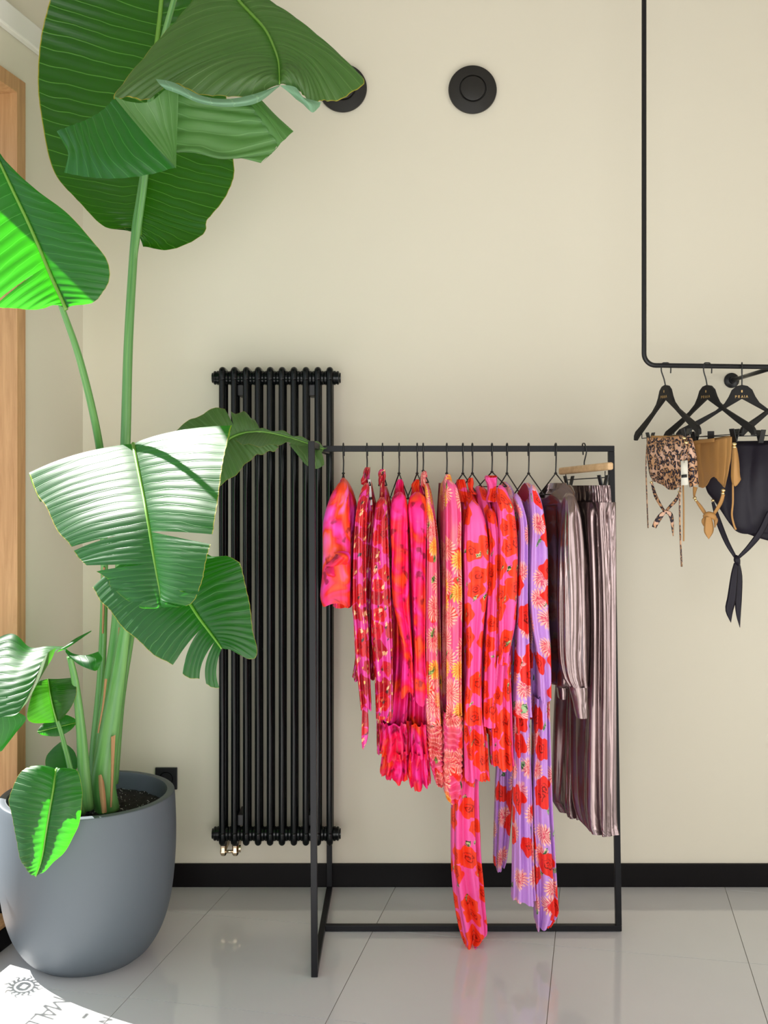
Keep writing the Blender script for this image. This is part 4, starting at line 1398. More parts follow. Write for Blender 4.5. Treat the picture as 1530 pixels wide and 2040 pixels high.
tg = net('paper_tag', [[(1356, 918, 3.325), (1370, 917, 3.315)], [(1357, 967, 3.325), (1371, 966, 3.315)]], 'card', t, 3, 4, solid=.0008)
net('tag_print', [[(1357.3, 946, 3.320), (1368.7, 945, 3.312)], [(1357.4, 952, 3.320), (1368.8, 951, 3.312)]], 'print', t, 3, 3, solid=.0004)
cord([(1362, 885, 3.33), (1363, 905, 3.322), (1363, 922, 3.319)], .0007, 'wire', t, 'tag_string')

# tan bikini skirt
t = thing('bikini_skirt', 'tan bikini skirt with gold beads and a knotted front tie', 'swimwear', W(1420, 1075, 3.45))
net('skirt_front', [[(1377, 880, 3.52), (1400, 878, 3.48), (1425, 876, 3.41), (1445, 872, 3.36), (1458, 870, 3.33)],
                    [(1384, 915, 3.52), (1402, 915, 3.47), (1426, 912, 3.40), (1446, 908, 3.35), (1456, 905, 3.325)],
                    [(1389, 945, 3.52), (1404, 945, 3.47), (1424, 938, 3.40), (1442, 935, 3.35), (1452, 935, 3.325)],
                    [(1391, 970, 3.52), (1403, 971, 3.48), (1420, 950, 3.41), (1438, 968, 3.36), (1443, 972, 3.335)]], 'tan', t, 44, 30, fold=.008, nf=5, solid=.001)
net('skirt_back', [[(1376, 876, 3.60), (1410, 874, 3.54), (1455, 868, 3.44)], [(1388, 920, 3.60), (1414, 920, 3.54), (1450, 912, 3.44)], [(1393, 970, 3.58), (1412, 968, 3.53), (1430, 945, 3.45)]], 'tan', t, 20, 20, solid=.001)
net('waist_band', [[(1379, 879, 3.50), (1400, 876, 3.46), (1423, 873, 3.40)], [(1379, 886, 3.50), (1400, 883, 3.455), (1423, 880, 3.395)]], 'tan', t, 12, 5, solid=.002)
net('hanging_tab', [[(1459, 892, 3.315), (1463, 890, 3.305), (1468, 892, 3.315)], [(1457, 920, 3.315), (1464, 920, 3.295), (1472, 918, 3.315)], [(1456, 948, 3.315), (1464, 950, 3.30), (1474, 946, 3.315)], [(1458, 962, 3.315), (1465, 969, 3.31), (1476, 955, 3.315)]], 'tan', t, 16, 16, fold=.004, nf=2, solid=.001)
m = MB()
strap(m, [(1385, 970, 3.44), (1383, 985, 3.43), (1384, 992, 3.42)], [10, 5, 4])
strap(m, [(1386, 996, 3.42), (1396, 1010, 3.41), (1407, 1026, 3.40)], [4, 7, 7])
strap(m, [(1441, 985, 3.335), (1435, 1003, 3.35), (1421, 1026, 3.38)], [7, 8, 6])
m.build('tie_strap', M['tan'], t)
m = MB()
m.tube([W(1403, 1029, 3.395), W(1411, 1025, 3.38), (W(1420, 1028, 3.375)), W(1424, 1034, 3.385)], [.006, .010, .010, .006], 12, smooth=14)
m.build('tie_knot', M['tan'], t)
m = MB()
strap(m, [(1411, 1030, 3.372), (1412, 1045, 3.37), (1412, 1060, 3.372), (1412, 1074, 3.375)], [12, 18, 18, 1])
strap(m, [(1406, 1030, 3.39), (1402, 1038, 3.39), (1403, 1048, 3.395)], [6, 9, 3])
strap(m, [(1420, 1030, 3.39), (1426, 1036, 3.39), (1424, 1051, 3.395)], [6, 9, 2])
m.build('tie_end', M['tan'], t)
cord([(1460, 962, 3.33), (1460, 1000, 3.33), (1458, 1025, 3.33), (1462, 1045, 3.33), (1466, 1055, 3.33)], .0032, 'tan', t)
cord([(1361, 965, 3.47), (1362, 1010, 3.47), (1362, 1050, 3.47), (1362, 1078, 3.47)], .0028, 'tan', t)
for p in ((1463, 885, 3.31, .0075), (1463, 891, 3.308, .0065), (1441, 977, 3.335, .0072), (1440, 983, 3.335, .0062), (1384, 992, 3.415, .0065), (1386, 997, 3.412, .005)):
    bead(*p, t)

# navy skirt
t = thing('wrap_skirt', 'dark navy wrap skirt with a long knotted tie, cut by the right edge', 'skirt', W(1500, 1250, 3.45))
net('skirt_front', [[(1400, 884, 3.50), (1470, 884, 3.46), (1520, 884, 3.44), (1580, 882, 3.42), (1640, 880, 3.40)],
                    [(1400, 930, 3.50), (1470, 930, 3.45), (1520, 930, 3.42), (1580, 930, 3.41), (1640, 930, 3.40)],
                    [(1406, 972, 3.50), (1462, 985, 3.45), (1520, 985, 3.42), (1580, 990, 3.41), (1640, 990, 3.40)],
                    [(1418, 992, 3.50), (1460, 1040, 3.46), (1520, 1040, 3.43), (1580, 1045, 3.42), (1640, 1050, 3.41)],
                    [(1436, 1010, 3.50), (1468, 1059, 3.47), (1520, 1062, 3.44), (1580, 1064, 3.43), (1640, 1066, 3.42)]], 'navy', t, 50, 34, fold=.006, nf=5, solid=.0015)
net('skirt_back', [[(1400, 880, 3.58), (1520, 878, 3.54), (1640, 876, 3.50)], [(1440, 980, 3.58), (1520, 985, 3.54), (1640, 990, 3.50)], [(1484, 1062, 3.57), (1530, 1077, 3.53), (1640, 1100, 3.50)]], 'navy', t, 26, 20, fold=.004, nf=5, solid=.0015)
m = MB()
strap(m, [(1420, 1000, 3.44), (1432, 1040, 3.43), (1448, 1080, 3.41), (1466, 1112, 3.40)], [6, 11, 10, 6])
strap(m, [(1534, 1020, 3.37), (1515, 1060, 3.38), (1492, 1090, 3.39), (1470, 1112, 3.40)], [12, 13, 10, 6])
m.build('tie_strap', M['navy'], t)
m = MB()
m.tube([W(1466, 1108, 3.40), W(1468, 1115, 3.39), W(1470, 1124, 3.40)], [.006, .0105, .008], 14, smooth=12)
m.build('tie_knot', M['navy'], t)
m = MB()
strap(m, [(1466, 1122, 3.395), (1463, 1145, 3.39), (1458, 1190, 3.39), (1453, 1215, 3.392), (1456, 1240, 3.395)], [8, 14, 18, 16, 1])
strap(m, [(1470, 1122, 3.40), (1473, 1150, 3.397), (1471, 1190, 3.397), (1471, 1222, 3.398), (1474, 1250, 3.40)], [8, 12, 14, 10, 1])
m.build('tie_end', M['navy'], t)
bead(1420, 997, 3.43, .006, t)

# ------------------------------------------------------------------ pot, soil
PC = Vector((-.957, 3.330, 0))
pot = thing('plant_pot', 'large rounded slate grey planter standing on the tiles by the window', 'plant pot', PC)
prof = [(.001, .0), (.150, .0), (.172, .006), (.196, .024), (.222, .060), (.243, .105), (.260, .165), (.271, .235), (.2775, .32), (.279, .40), (.277, .47), (.2745, .512), (.270, .520), (.254, .520), (.249, .515), (.246, .47), (.24, .40)]
ph_ = crom(np.array(prof), 90)
ph_[:, 0] = np.maximum(ph_[:, 0], .001)
m = MB()
m.lathe([tuple(p) for p in ph_], PC, 96)
m.build('pot_shell', M['pot'], pot)
so = thing('soil', 'dark potting soil with white perlite grains inside the grey planter', 'soil', PC + Vector((0, 0, .45)), kind='stuff')
m = MB()
A = []
for i in range(26):
    r = .2465 * i / 25 + .0005
    th = np.arange(90) * 2 * PI / 90
    z = .462 + .014 * (1 - (r / .25) ** 2) + np.random.uniform(-.004, .004, 90)
    A.append(np.stack([PC.x + r * np.cos(th), PC.y + r * np.sin(th), z], 1))
m.grid(np.array(A), closed=True)
o = m.build('soil_surface', M['soil'], so)
m = MB()
for i in range(260):
    r, a = .235 * math.sqrt(random.random()), random.uniform(0, 2 * PI)
    q = random.uniform(.0008, .0022)
    c = Vector((PC.x + r * math.cos(a), PC.y + r * math.sin(a), .466 + .014 * (1 - (r / .25) ** 2)))
    m.add([c + Vector(v) * q for v in ((1, 0, 0), (-1, 0, 0), (0, 1, 0), (0, -1, 0), (0, 0, 1.2), (0, 0, -1))], [(0, 2, 4), (2, 1, 4), (1, 3, 4), (3, 0, 4), (2, 0, 5), (1, 2, 5), (3, 1, 5), (0, 3, 5)])
o = m.build('perlite', M['perlite'], so, smooth=False)
o['kind'] = 'stuff'

# ------------------------------------------------------------------ plant
plant = thing('bird_of_paradise_plant', 'tall green plant with huge banana-like leaves growing in the grey planter', 'plant', PC + Vector((.02, 0, .46)))


def blade(mb, st, sl=(), sr=(), nv=70, ns=18, bulge=.02, corr=.0025, ncorr=26, sides='LR', edgew=.004, curl=0.0, uvo=0.0):
    """st: list of (mid, left, right) with (px,py,D) each; slits (v, s0, halfwidth)"""
    mid = np.array([tuple(W(*s[0])) for s in st])
    for side, k, slits in (('L', 1, sl), ('R', 2, sr)):
        if side not in sides:
            continue
        edge = np.array([tuple(W(*s[k])) for s in st])
        br = [(0, 1, 0)] + sorted(slits) + [(1, 1, 0)]
        for q in range(len(br) - 1):
            va, s0a, wa = br[q]
            vb, s0b, wb = br[q + 1]
            rows = max(4, int(nv * (vb - va)) + 2)
            s = np.linspace(0, 1, ns)
            A = np.zeros((rows, ns, 3))
            UV = np.zeros((rows, ns, 2))
            for j, sj in enumerate(s):
                ga = wa * max(0, (sj - s0a) / max(1e-6, 1 - s0a)) if wa else 0
                gb = wb * max(0, (sj - s0b) / max(1e-6, 1 - s0b)) if wb else 0
                v = np.linspace(va + ga, vb - gb, rows)
                Mp, Ep = cr_eval(mid, v), cr_eval(edge, v)
                dM = cr_eval(mid, np.clip(v + .01, 0, 1)) - cr_eval(mid, np.clip(v - .01, 0, 1))
                d = Ep - Mp
                N = np.cross(dM, d)
                N /= np.linalg.norm(N, axis=1)[:, None] + 1e-9
                N[N[:, 1] > 0] *= -1
                wv = np.abs(np.sin(PI * ncorr * v)) ** .7
                b = bulge * math.sin(PI * min(1, sj * 1.02)) ** .8 - curl * sj ** 3
                env = min(1, sj / .12)
                A[:, j] = Mp + d * sj + N * (b * np.minimum(1, np.linalg.norm(d, axis=1) / .08))[:, None] + N * (corr * wv * env)[:, None]
                A[:, j, 2] += edgew * sj ** 3 * np.sin(v * 31 + k)
                UV[:, j, 0] = .5 + (.5 if side == 'R' else -.5) * sj
                UV[:, j, 1] = v + uvo
            mb.grid(A, UV)


def leaf(name, st, mat='leaf', rib=(.006, .002), label=None, ribmat='rib', riboff=.004, **kw):
    m = MB()
    blade(m, st, **kw)
    o = m.build(name, M[mat], plant, label=label)
    if rib:
        P = np.array([tuple(W(*s[0])) for s in st])
        P = crom(P, 40)
        P[:, 1] -= riboff
        mm = MB()
        mm.tube(P, np.linspace(rib[0], rib[1], 40), 8)
        mm.build('midrib', M[ribmat], o)
    return o


def stem(pts, radii, name='stem', mat='stem', n=40, flat=.85, label=None):
    m = MB()
    m.tube([W(*p) for p in pts], radii, 14, smooth=n, flat=flat)
    return m.build(name, M[mat], plant, label=label)


# big upright leaf at the top (seen from below)
leaf('leaf', [((277, 470, 3.30), (262, 458, 3.30), (285, 495, 3.30)), ((278, 450, 3.30), (218, 454, 3.27), (340, 494, 3.27)), ((280, 425, 3.30), (172, 418, 3.27), (405, 470, 3.27)),
              ((283, 395, 3.31), (126, 372, 3.27), (414, 437, 3.27)), ((287, 350, 3.31), (100, 318, 3.27), (452, 388, 3.27)), ((292, 290, 3.31), (84, 245, 3.27), (467, 350, 3.27)),
              ((298, 230, 3.31), (76, 172, 3.27), (462, 290, 3.28)), ((305, 160, 3.31), (79, 98, 3.27), (452, 200, 3.28)), ((313, 90, 3.30), (92, 30, 3.26), (432, 100, 3.28)),
              ((320, 30, 3.29), (110, -35, 3.25), (405, 20, 3.27)), ((326, -40, 3.27), (145, -100, 3.23), (380, -60, 3.25)), ((332, -120, 3.25), (215, -160, 3.22), (360, -140, 3.23)), ((338, -180, 3.22), (325, -190, 3.21), (345, -190, 3.21))],
     'leafd', rib=(.011, .006), bulge=-.02, corr=.004, ncorr=30, nv=150, ns=16, edgew=.006, riboff=.008, label='large upright leaf reaching out of the top of the picture')

# drooping leaf folded over in front of it
o = MB()
blade(o, [((452, -40, 3.02), (420, -40, 3.02), (480, -40, 3.02)), ((475, 0, 2.98), (372, 15, 2.98), (560, 30, 2.98)), ((500, 27, 2.95), (305, 97, 2.93), (640, 84, 2.94)), ((522, 52, 2.92), (228, 190, 2.87), (724, 160, 2.90)),
          ((538, 78, 2.89), (262, 198, 2.86), (692, 192, 2.86)), ((547, 97, 2.87), (300, 196, 2.85), (650, 204, 2.84)), ((553, 115, 2.85), (350, 170, 2.80), (628, 204, 2.82)), ((556, 130, 2.83), (410, 192, 2.79), (605, 196, 2.81)), ((557, 148, 2.82), (480, 194, 2.79), (590, 176, 2.81)), ((557, 170, 2.81), (556, 171, 2.81), (558, 171, 2.81))],
      nv=120, ns=22, bulge=.035, corr=.005, ncorr=20, edgew=.004)
main = o.build('leaf', M['leafb'], plant, label='grey-green drooping leaf folded over at the top of the plant')
mm = MB()
mm.tube(crom(np.array([tuple(W(*p)) for p in ((452, -40, 3.01), (475, 0, 2.97), (500, 27, 2.94), (528, 58, 2.90), (546, 95, 2.86), (555, 125, 2.825), (557, 168, 2.80))]), 30), np.linspace(.006, .002, 30), 8)
mm.build('midrib', M['rib'], main)
o = MB()   # rolled lower rim
net('', [[(310, 157, 2.79), (345, 164, 2.78), (400, 190, 2.77), (450, 197, 2.77), (500, 189, 2.77), (556, 170, 2.80)], [(318, 168, 2.775), (350, 178, 2.765), (400, 200, 2.755), (450, 206, 2.755), (505, 198, 2.76), (556, 171, 2.80)], [(330, 178, 2.79), (355, 187, 2.78), (400, 206, 2.775), (455, 213, 2.775), (512, 205, 2.78), (557, 172, 2.81)]], '', None, 40, 8, mb=o, uvs=.3)
net('', [[(557, 170, 2.80), (575, 170, 2.795), (592, 176, 2.79), (600, 192, 2.79), (640, 204, 2.82)], [(575, 184, 2.80), (588, 188, 2.79), (602, 196, 2.785), (618, 206, 2.79), (638, 208, 2.82)], [(590, 198, 2.81), (604, 208, 2.81), (614, 218, 2.81), (624, 224, 2.81), (637, 212, 2.82)]], '', None, 24, 8, mb=o, uvs=.3)
M['leafm'] = leaf_mat('leaf_underside_pale', (0.085, 0.20, 0.060), (0.14, 0.28, 0.095), (0.2, 0.36, 0.15), (0.12, 0.42, 0.04), .34, .42)
M['leafp'] = leaf_mat('leaf_pale_rim', (0.17, 0.33, 0.20), (0.24, 0.42, 0.27), (0.3, 0.5, 0.3), (0.15, 0.4, 0.12), .3, .45)
o.build('rolled_rim', M['leafp'], main, label='pale rolled-back leaf edge')
o = MB()   # hanging dark flap on the left
net('', [[(228, 197, 2.86), (205, 220, 2.87), (175, 238, 2.88), (150, 248, 2.89), (113, 262, 2.92)], [(262, 236, 2.84), (230, 268, 2.83), (190, 280, 2.84), (160, 285, 2.86), (126, 285, 2.91)], [(306, 288, 2.83), (262, 315, 2.81), (212, 322, 2.81), (170, 318, 2.84), (136, 308, 2.88)], [(350, 334, 2.84), (305, 347, 2.82), (240, 356, 2.81), (180, 354, 2.83), (129, 345, 2.88)]], '', None, 40, 30, fold=.005, nf=9, mb=o, uvs=2.0)
o.build('folded_flap', M['leaf'], main, label='glossy dark folded flap')
o = MB()   # bright inner fold
net('', [[(226, 192, 2.855), (262, 204, 2.845), (300, 203, 2.84), (330, 180, 2.85), (356, 184, 2.87)], [(262, 236, 2.838), (288, 245, 2.845), (316, 246, 2.855), (336, 240, 2.865), (354, 236, 2.885)], [(306, 288, 2.828), (322, 292, 2.84), (336, 292, 2.855), (344, 290, 2.87), (352, 288, 2.885)], [(350, 335, 2.84), (350, 335, 2.845), (351, 335, 2.85), (351, 335, 2.855), (351, 335, 2.86)]], '', None, 30, 30, fold=.003, nf=6, mb=o, uvs=2.0)
o.build('inner_fold', M['leafm'], main, label='light green inner side of the fold')
o = MB()   # pale hanging half behind
net('', [[(335, 180, 2.93), (390, 195, 2.93), (450, 200, 2.93), (497, 205, 2.92)], [(340, 220, 2.95), (395, 228, 2.94), (465, 232, 2.93), (516, 234, 2.91)], [(342, 262, 2.96), (400, 266, 2.95), (478, 272, 2.93), (536, 264, 2.90)], [(346, 302, 2.96), (390, 303, 2.95), (450, 315, 2.93), (552, 292, 2.89)], [(347, 300, 2.96), (388, 303, 2.955), (470, 314, 2.93), (520, 326, 2.89)]], '', None, 36, 30, fold=.009, nf=6, mb=o, uvs=2.0, fdir='v')
net('', [[(490, 205, 2.92), (505, 198, 2.92), (518, 196, 2.93)], [(520, 245, 2.905), (535, 235, 2.90), (548, 228, 2.92)], [(552, 293, 2.89), (568, 278, 2.885), (585, 262, 2.90)]], '', None, 16, 20, fold=.004, nf=2, mb=o, uvs=1.0)
net('', [[(552, 293, 2.889), (560, 284, 2.889)], [(535, 310, 2.888), (550, 297, 2.888)], [(520, 326, 2.887), (522, 324, 2.887)]], '', None, 8, 8, mb=o)
o.build('hanging_half', M['leafm'], main, label='pale underside of the hanging leaf half')

# backlit leaf at the left
leaf('leaf', [((133, 618, 2.880), (118, 606, 2.880), (136, 612, 2.880)), ((125, 600, 2.880), (88, 612, 2.870), (186, 600, 2.870)), ((112, 572, 2.880), (42, 618, 2.860), (206, 584, 2.870)), ((97, 538, 2.880), (-5, 610, 2.850), (219, 550, 2.870)),
              ((78, 492, 2.880), (-45, 585, 2.840), (212, 518, 2.870)), ((55, 440, 2.880), (-80, 545, 2.840), (180, 472, 2.870)), ((30, 388, 2.880), (-105, 490, 2.840), (130, 424, 2.880)), ((5, 335, 2.880), (-120, 420, 2.840), (68, 372, 2.880)), ((-20, 285, 2.890), (-115, 345, 2.850), (5, 322, 2.890)), ((-50, 230, 2.900), (-90, 260, 2.870), (-40, 262, 2.900)), ((-70, 195, 2.910), (-72, 197, 2.910), (-68, 197, 2.910))],
     'leaf', sl=((.32, .25, .006),), rib=(.006, .003), bulge=.01, nv=100, corr=.003, ncorr=22, label='leaf at the left edge of the picture, glowing where the sun shines through')

# big sunlit centre leaf
leaf('leaf', [((266, 884, 3.030), (58, 944, 3.140), (462, 850, 2.830)), ((272, 915, 2.965), (72, 978, 3.080), (450, 893, 2.770)), ((279, 950, 2.910), (88, 1004, 3.030), (443, 935, 2.730)), ((286, 985, 2.860), (104, 1036, 2.980), (436, 985, 2.690)),
              ((292, 1018, 2.812), (122, 1066, 2.93), (430, 1028, 2.66)), ((298, 1052, 2.785), (142, 1090, 2.895), (424, 1068, 2.645)), ((303, 1085, 2.768), (160, 1112, 2.87), (418, 1092, 2.635)), ((308, 1115, 2.757), (172, 1128, 2.85), (410, 1125, 2.63)),
              ((313, 1145, 2.750), (215, 1150, 2.82), (402, 1160, 2.635)), ((318, 1170, 2.745), (222, 1172, 2.81), (388, 1198, 2.645)), ((321, 1190, 2.742), (268, 1203, 2.775), (362, 1206, 2.68)), ((323, 1206, 2.740), (312, 1214, 2.74), (330, 1213, 2.73))],
     'leaf', sl=((.47, .35, .012), (.66, .1, .02), (.74, .55, .008), (.83, .5, .012), (.91, .4, .02)), sr=((.475, .05, .030), (.78, .6, .008), (.90, .35, .02)), rib=(.006, .002), nv=130, ns=20, bulge=.02, corr=.0022, ncorr=26, edgew=.004,
     label='broad torn leaf in the middle catching the full sun')
o = MB()   # far side of that leaf folding down behind its top edge
net('', [[(58, 944, 3.140), (160, 905, 3.090), (264, 884, 3.035), (360, 866, 2.935), (462, 850, 2.835)], [(66, 968, 3.180), (160, 930, 3.150), (264, 912, 3.090), (360, 895, 3.000), (455, 880, 2.900)], [(80, 1000, 3.200), (165, 980, 3.190), (264, 960, 3.140), (355, 945, 3.050), (440, 930, 2.940)]], '', None, 40, 14, mb=o, uvs=.5)
o.build('leaf', M['leafb'], plant, label='underside of the sunlit leaf folding down behind its top edge')

# leaf pointing right in front of the radiator
leaf('leaf', [((395, 905, 3.30), (318, 880, 3.32), (420, 975, 3.28)), ((425, 892, 3.31), (360, 850, 3.33), (448, 962, 3.28)), ((448, 880, 3.32), (400, 826, 3.34), (478, 938, 3.28)), ((465, 870, 3.33), (441, 812, 3.35), (500, 915, 3.30)), ((482, 864, 3.33), (462, 822, 3.35), (520, 905, 3.31)), ((500, 861, 3.33), (488, 823, 3.36), (540, 900, 3.32)), ((520, 861, 3.33), (508, 838, 3.36), (556, 893, 3.33))],
     'leafb', sl=((.60, .35, .05),), rib=(.005, .003), nv=60, bulge=.012, corr=.003, ncorr=14, label='leaf pointing right across the radiator')
leaf('leaf_tip', [((490, 862, 3.33), (485, 858, 3.33), (470, 880, 3.31)), ((520, 860, 3.33), (518, 855, 3.33), (500, 888, 3.30)), ((555, 866, 3.34), (560, 859, 3.34), (540, 888, 3.31)), ((590, 876, 3.34), (595, 870, 3.34), (575, 884, 3.32)), ((620, 886, 3.35), (630, 880, 3.35), (600, 900, 3.33)), ((645, 895, 3.36), (652, 893, 3.36), (640, 905, 3.35))], 'leafb', rib=(.003, .0015), nv=40, ns=10, bulge=.01, corr=.002, ncorr=10)
o = MB()
net('', [[(575, 884, 3.32), (598, 888, 3.33), (625, 892, 3.34), (640, 898, 3.35)], [(592, 905, 3.31), (608, 908, 3.31), (630, 912, 3.32), (645, 915, 3.34)], [(608, 925, 3.31), (617, 930, 3.31), (632, 934, 3.32), (646, 926, 3.34)]], '', None, 20, 16, fold=.006, nf=3, mb=o)
o.build('leaf_tip', M['leafb'], plant)

# lower right leaf
leaf('leaf', [((285, 1100, 2.98), (185, 1172, 3.0), (400, 1098, 2.94)), ((320, 1128, 2.94), (205, 1200, 2.96), (436, 1110, 2.90)), ((348, 1158, 2.91), (235, 1236, 2.93), (470, 1113, 2.87)), ((372, 1192, 2.88), (278, 1280, 2.89), (484, 1140, 2.85)), ((395, 1228, 2.85), (325, 1314, 2.86), (497, 1200, 2.83)), ((415, 1255, 2.83), (372, 1345, 2.84), (504, 1255, 2.81)), ((430, 1275, 2.81), (405, 1358, 2.82), (509, 1310, 2.80)), ((442, 1292, 2.80), (437, 1372, 2.81), (452, 1296, 2.80))],
     'leaf', sl=((.66, .15, .03), (.86, .05, .03)), rib=(.006, .0025), nv=100, bulge=.018, corr=.004, ncorr=22, label='dark glossy leaf hanging below the sunlit leaf, torn at its tip')

# lower left leaf drooping over the frame edge
o = MB()
net('', [[(128, 1288, 3.12), (95, 1287, 3.12), (60, 1289, 3.13), (22, 1262, 3.15), (-40, 1290, 3.18)], [(112, 1297, 3.09), (85, 1303, 3.08), (50, 1312, 3.08), (5, 1305, 3.10), (-55, 1330, 3.13)], [(92, 1312, 3.06), (72, 1338, 3.03), (35, 1350, 3.02), (-10, 1352, 3.04), (-70, 1370, 3.08)], [(82, 1322, 3.05), (60, 1375, 2.99), (22, 1392, 2.98), (-18, 1398, 3.0), (-80, 1410, 3.05)], [(80, 1328, 3.04), (42, 1414, 2.96), (10, 1427, 2.96), (-25, 1432, 2.98), (-85, 1440, 3.02)]], '', None, 44, 44, fold=.004, nf=11, mb=o, uvs=2.0, fdir='v')
net('', [[(35, 1418, 2.99), (12, 1425, 2.97), (-20, 1428, 2.96)], [(52, 1432, 3.0), (18, 1448, 2.97), (-20, 1450, 2.95)], [(30, 1462, 2.99), (8, 1480, 2.97), (-22, 1490, 2.95)], [(4, 1496, 2.98), (-8, 1500, 2.97), (-24, 1505, 2.95)]], '', None, 20, 20, mb=o)
net('', [[(130, 1287, 3.14), (150, 1272, 3.15), (182, 1256, 3.17)], [(122, 1292, 3.125), (146, 1280, 3.13), (182, 1257, 3.17)], [(112, 1300, 3.12), (140, 1287, 3.135), (182, 1258, 3.17)]], '', None, 16, 8, mb=o)
net('', [[(126, 1288, 3.14), (146, 1302, 3.12), (172, 1305, 3.11), (196, 1298, 3.12)], [(130, 1298, 3.125), (150, 1314, 3.10), (178, 1318, 3.08), (204, 1312, 3.10)], [(138, 1309, 3.12), (158, 1324, 3.09), (180, 1331, 3.07), (198, 1328, 3.09)], [(142, 1311, 3.12), (162, 1326, 3.09), (186, 1336, 3.07), (194, 1335, 3.08)]], '', None, 20, 16, mb=o)
o.build('leaf', M['leaf'], plant, label='sun-bleached looking leaf drooping to the left above the pot')
o = MB()
net('', [[(112, 1290, 3.06), (96, 1300, 3.04), (84, 1318, 3.03)], [(100, 1318, 3.04), (80, 1350, 2.99), (66, 1370, 2.98)], [(80, 1330, 3.02), (60, 1388, 2.96), (40, 1416, 2.95)]], '', None, 16, 20, mb=o)
o.build('leaf_fold', M['leafb'], plant)

leaf('leaf', [((114, 1438, 3.17), (98, 1440, 3.17), (122, 1434, 3.17)), ((109, 1420, 3.17), (66, 1440, 3.16), (140, 1412, 3.16)), ((104, 1400, 3.17), (54, 1428, 3.15), (150, 1392, 3.16)), ((100, 1380, 3.17), (60, 1395, 3.15), (153, 1376, 3.16)), ((98, 1365, 3.18), (70, 1366, 3.16), (150, 1358, 3.17)), ((96, 1352, 3.18), (76, 1356, 3.17), (145, 1350, 3.17))],
     'leafd', rib=(.003, .002), edgew=0, nv=40, bulge=.01, corr=.001, ncorr=12, label='small rounded dark leaf below the drooping leaf')
leaf('leaf', [((153, 1439, 3.24), (152, 1437, 3.24), (152, 1441, 3.24)), ((140, 1442, 3.22), (146, 1430, 3.23), (140, 1455, 3.21)), ((120, 1447, 3.20), (126, 1424, 3.22), (120, 1466, 3.19)), ((98, 1452, 3.19), (100, 1434, 3.21), (100, 1467, 3.18)), ((84, 1456, 3.18), (82, 1446, 3.19), (84, 1464, 3.18)), ((75, 1457, 3.18), (75, 1456, 3.18), (75, 1459, 3.18))],
     'leaf', rib=(.002, .001), edgew=0, nv=40, ns=10, bulge=.008, corr=.002, ncorr=14, label='small bluish leaf low behind the stems')
leaf('leaf', [((138, 1536, 3.26), (110, 1538, 3.26), (152, 1536, 3.26)), ((135, 1520, 3.26), (92, 1528, 3.25), (155, 1520, 3.26)), ((130, 1502, 3.26), (92, 1508, 3.25), (150, 1500, 3.26)), ((126, 1490, 3.26), (104, 1492, 3.26), (140, 1488, 3.26)), ((122, 1478, 3.26), (119, 1479, 3.26), (125, 1478, 3.26))],
     'leaf', rib=(.002, .001), edgew=0, nv=30, ns=10, bulge=.006, corr=.001, ncorr=8, label='small leaf standing at the pot rim')
leaf('leaf', [((112, 1533, 3.03), (80, 1529, 3.03), (130, 1533, 3.03)), ((110, 1552, 3.005), (52, 1529, 3.01), (152, 1533, 3.01)), ((106, 1578, 2.985), (32, 1556, 3.00), (163, 1566, 3.0)), ((101, 1606, 2.97), (18, 1594, 2.99), (164, 1592, 2.985)), ((96, 1636, 2.96), (26, 1630, 2.98), (158, 1638, 2.975)), ((91, 1668, 2.955), (33, 1672, 2.97), (142, 1676, 2.965)), ((86, 1700, 2.95), (42, 1712, 2.96), (118, 1708, 2.955)), ((80, 1725, 2.95), (55, 1734, 2.955), (94, 1730, 2.95)), ((72, 1746, 2.95), (70, 1745, 2.95), (75, 1745, 2.95))],
     'leaf', rib=(.004, .0015), nv=70, bulge=.016, corr=.0035, ncorr=20, edgew=.003, label='heart-shaped young leaf hanging over the front of the pot')

# stems
stem([(207, 1612, 3.33), (205, 1500, 3.34), (222, 1360, 3.34), (236, 1250, 3.34), (242, 1100, 3.33), (250, 880, 3.31), (256, 680, 3.30), (268, 480, 3.285), (278, 400, 3.275), (287, 340, 3.27)], [.030, .028, .027, .025, .018, .0165, .015, .0135, .012, .011], n=70)
stem([(262, 560, 3.292), (276, 450, 3.275), (288, 360, 3.235), (292, 310, 3.20), (300, 200, 3.13), (330, 60, 3.06), (370, -60, 3.03), (420, -90, 3.02), (452, -40, 3.01)], [.008, .0105, .0105, .0105, .010, .009, .008, .007, .006], n=60, name='stem')
stem([(214, 1615, 3.29), (206, 1560, 3.28), (218, 1460, 3.28), (237, 1340, 3.28), (250, 1250, 3.27), (262, 1180, 3.22), (275, 1040, 3.10), (272, 930, 3.07), (266, 886, 3.04)], [.040, .040, .033, .024, .018, .012, .010, .008, .006], n=70)
stem([(186, 1610, 3.36), (190, 1500, 3.38), (202, 1340, 3.38), (208, 1150, 3.35), (203, 960, 3.25), (195, 870, 3.17), (160, 720, 3.03), (118, 598, 2.885)], [.022, .020, .014, .012, .013, .012, .0105, .008], n=70)
stem([(225, 1560, 3.38), (240, 1400, 3.38), (258, 1285, 3.36), (275, 1180, 3.2), (285, 1105, 3.0)], [.018, .014, .012, .010, .007], n=50)
stem([(235, 1300, 3.40), (280, 1080, 3.42), (340, 970, 3.38), (395, 906, 3.31)], [.012, .010, .008, .006], n=40)
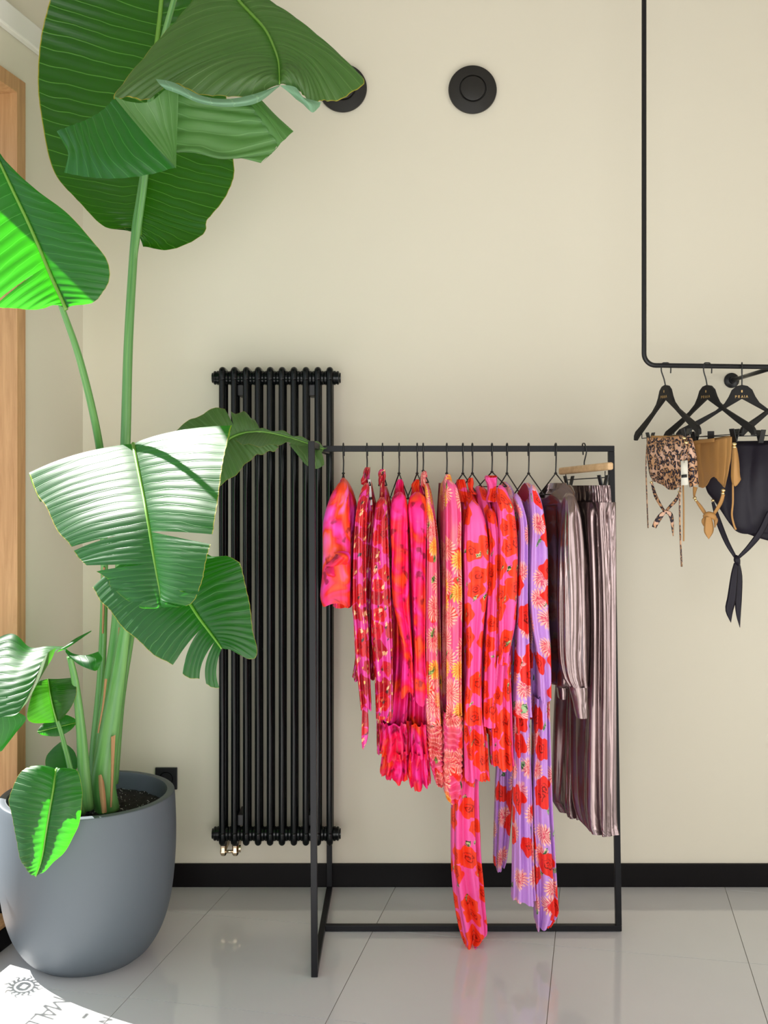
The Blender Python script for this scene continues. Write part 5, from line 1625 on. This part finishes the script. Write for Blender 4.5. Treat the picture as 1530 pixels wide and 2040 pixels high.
stem([(172, 1612, 3.24), (166, 1520, 3.22), (160, 1440, 3.20), (150, 1360, 3.17), (139, 1308, 3.14)], [.024, .019, .0145, .0115, .009], n=40)
stem([(168, 1612, 3.25), (150, 1570, 3.22), (135, 1510, 3.20), (122, 1460, 3.18), (114, 1436, 3.168)], [.012, .010, .008, .007, .006], n=40)
stem([(166, 1605, 3.28), (168, 1520, 3.27), (160, 1460, 3.25), (153, 1440, 3.24)], [.008, .006, .005, .003], n=24)
stem([(160, 1615, 3.26), (148, 1570, 3.26), (140, 1537, 3.26)], [.008, .006, .004], n=20)
stem([(165, 1620, 3.22), (150, 1570, 3.14), (132, 1540, 3.08), (113, 1532, 3.035)], [.010, .008, .007, .005], n=30)


def husk(rows, label=None):
    o = MB()
    net('', rows, '', None, 8, 24, fold=.003, nf=2, mb=o)
    o.build('dry_sheath', M['husk'], plant)


husk([[(196, 1545, 3.225), (202, 1543, 3.215), (207, 1556, 3.225)], [(198, 1580, 3.215), (204, 1580, 3.205), (210, 1580, 3.215)], [(203, 1620, 3.20), (207, 1620, 3.19), (213, 1618, 3.20)]])
husk([[(221, 1468, 3.25), (225, 1466, 3.25), (230, 1464, 3.25)], [(221, 1530, 3.24), (224, 1530, 3.235), (227, 1530, 3.24)], [(219, 1608, 3.23), (221, 1608, 3.225), (223, 1608, 3.23)]])
husk([[(208, 1352, 3.26), (212, 1352, 3.255), (214, 1352, 3.26)], [(204, 1400, 3.25), (207, 1400, 3.245), (208, 1400, 3.25)], [(194, 1460, 3.25), (196, 1460, 3.245), (197, 1460, 3.25)]])
husk([[(205, 1130, 3.33), (208, 1130, 3.32), (210, 1130, 3.33)], [(204, 1200, 3.34), (207, 1200, 3.33), (209, 1200, 3.34)], [(203, 1262, 3.34), (205, 1262, 3.33), (207, 1262, 3.34)]])
husk([[(236, 1250, 3.29), (238, 1250, 3.285), (241, 1250, 3.29)], [(234, 1290, 3.28), (236, 1290, 3.275), (238, 1290, 3.28)], [(229, 1330, 3.27), (230, 1330, 3.265), (231, 1330, 3.27)]])
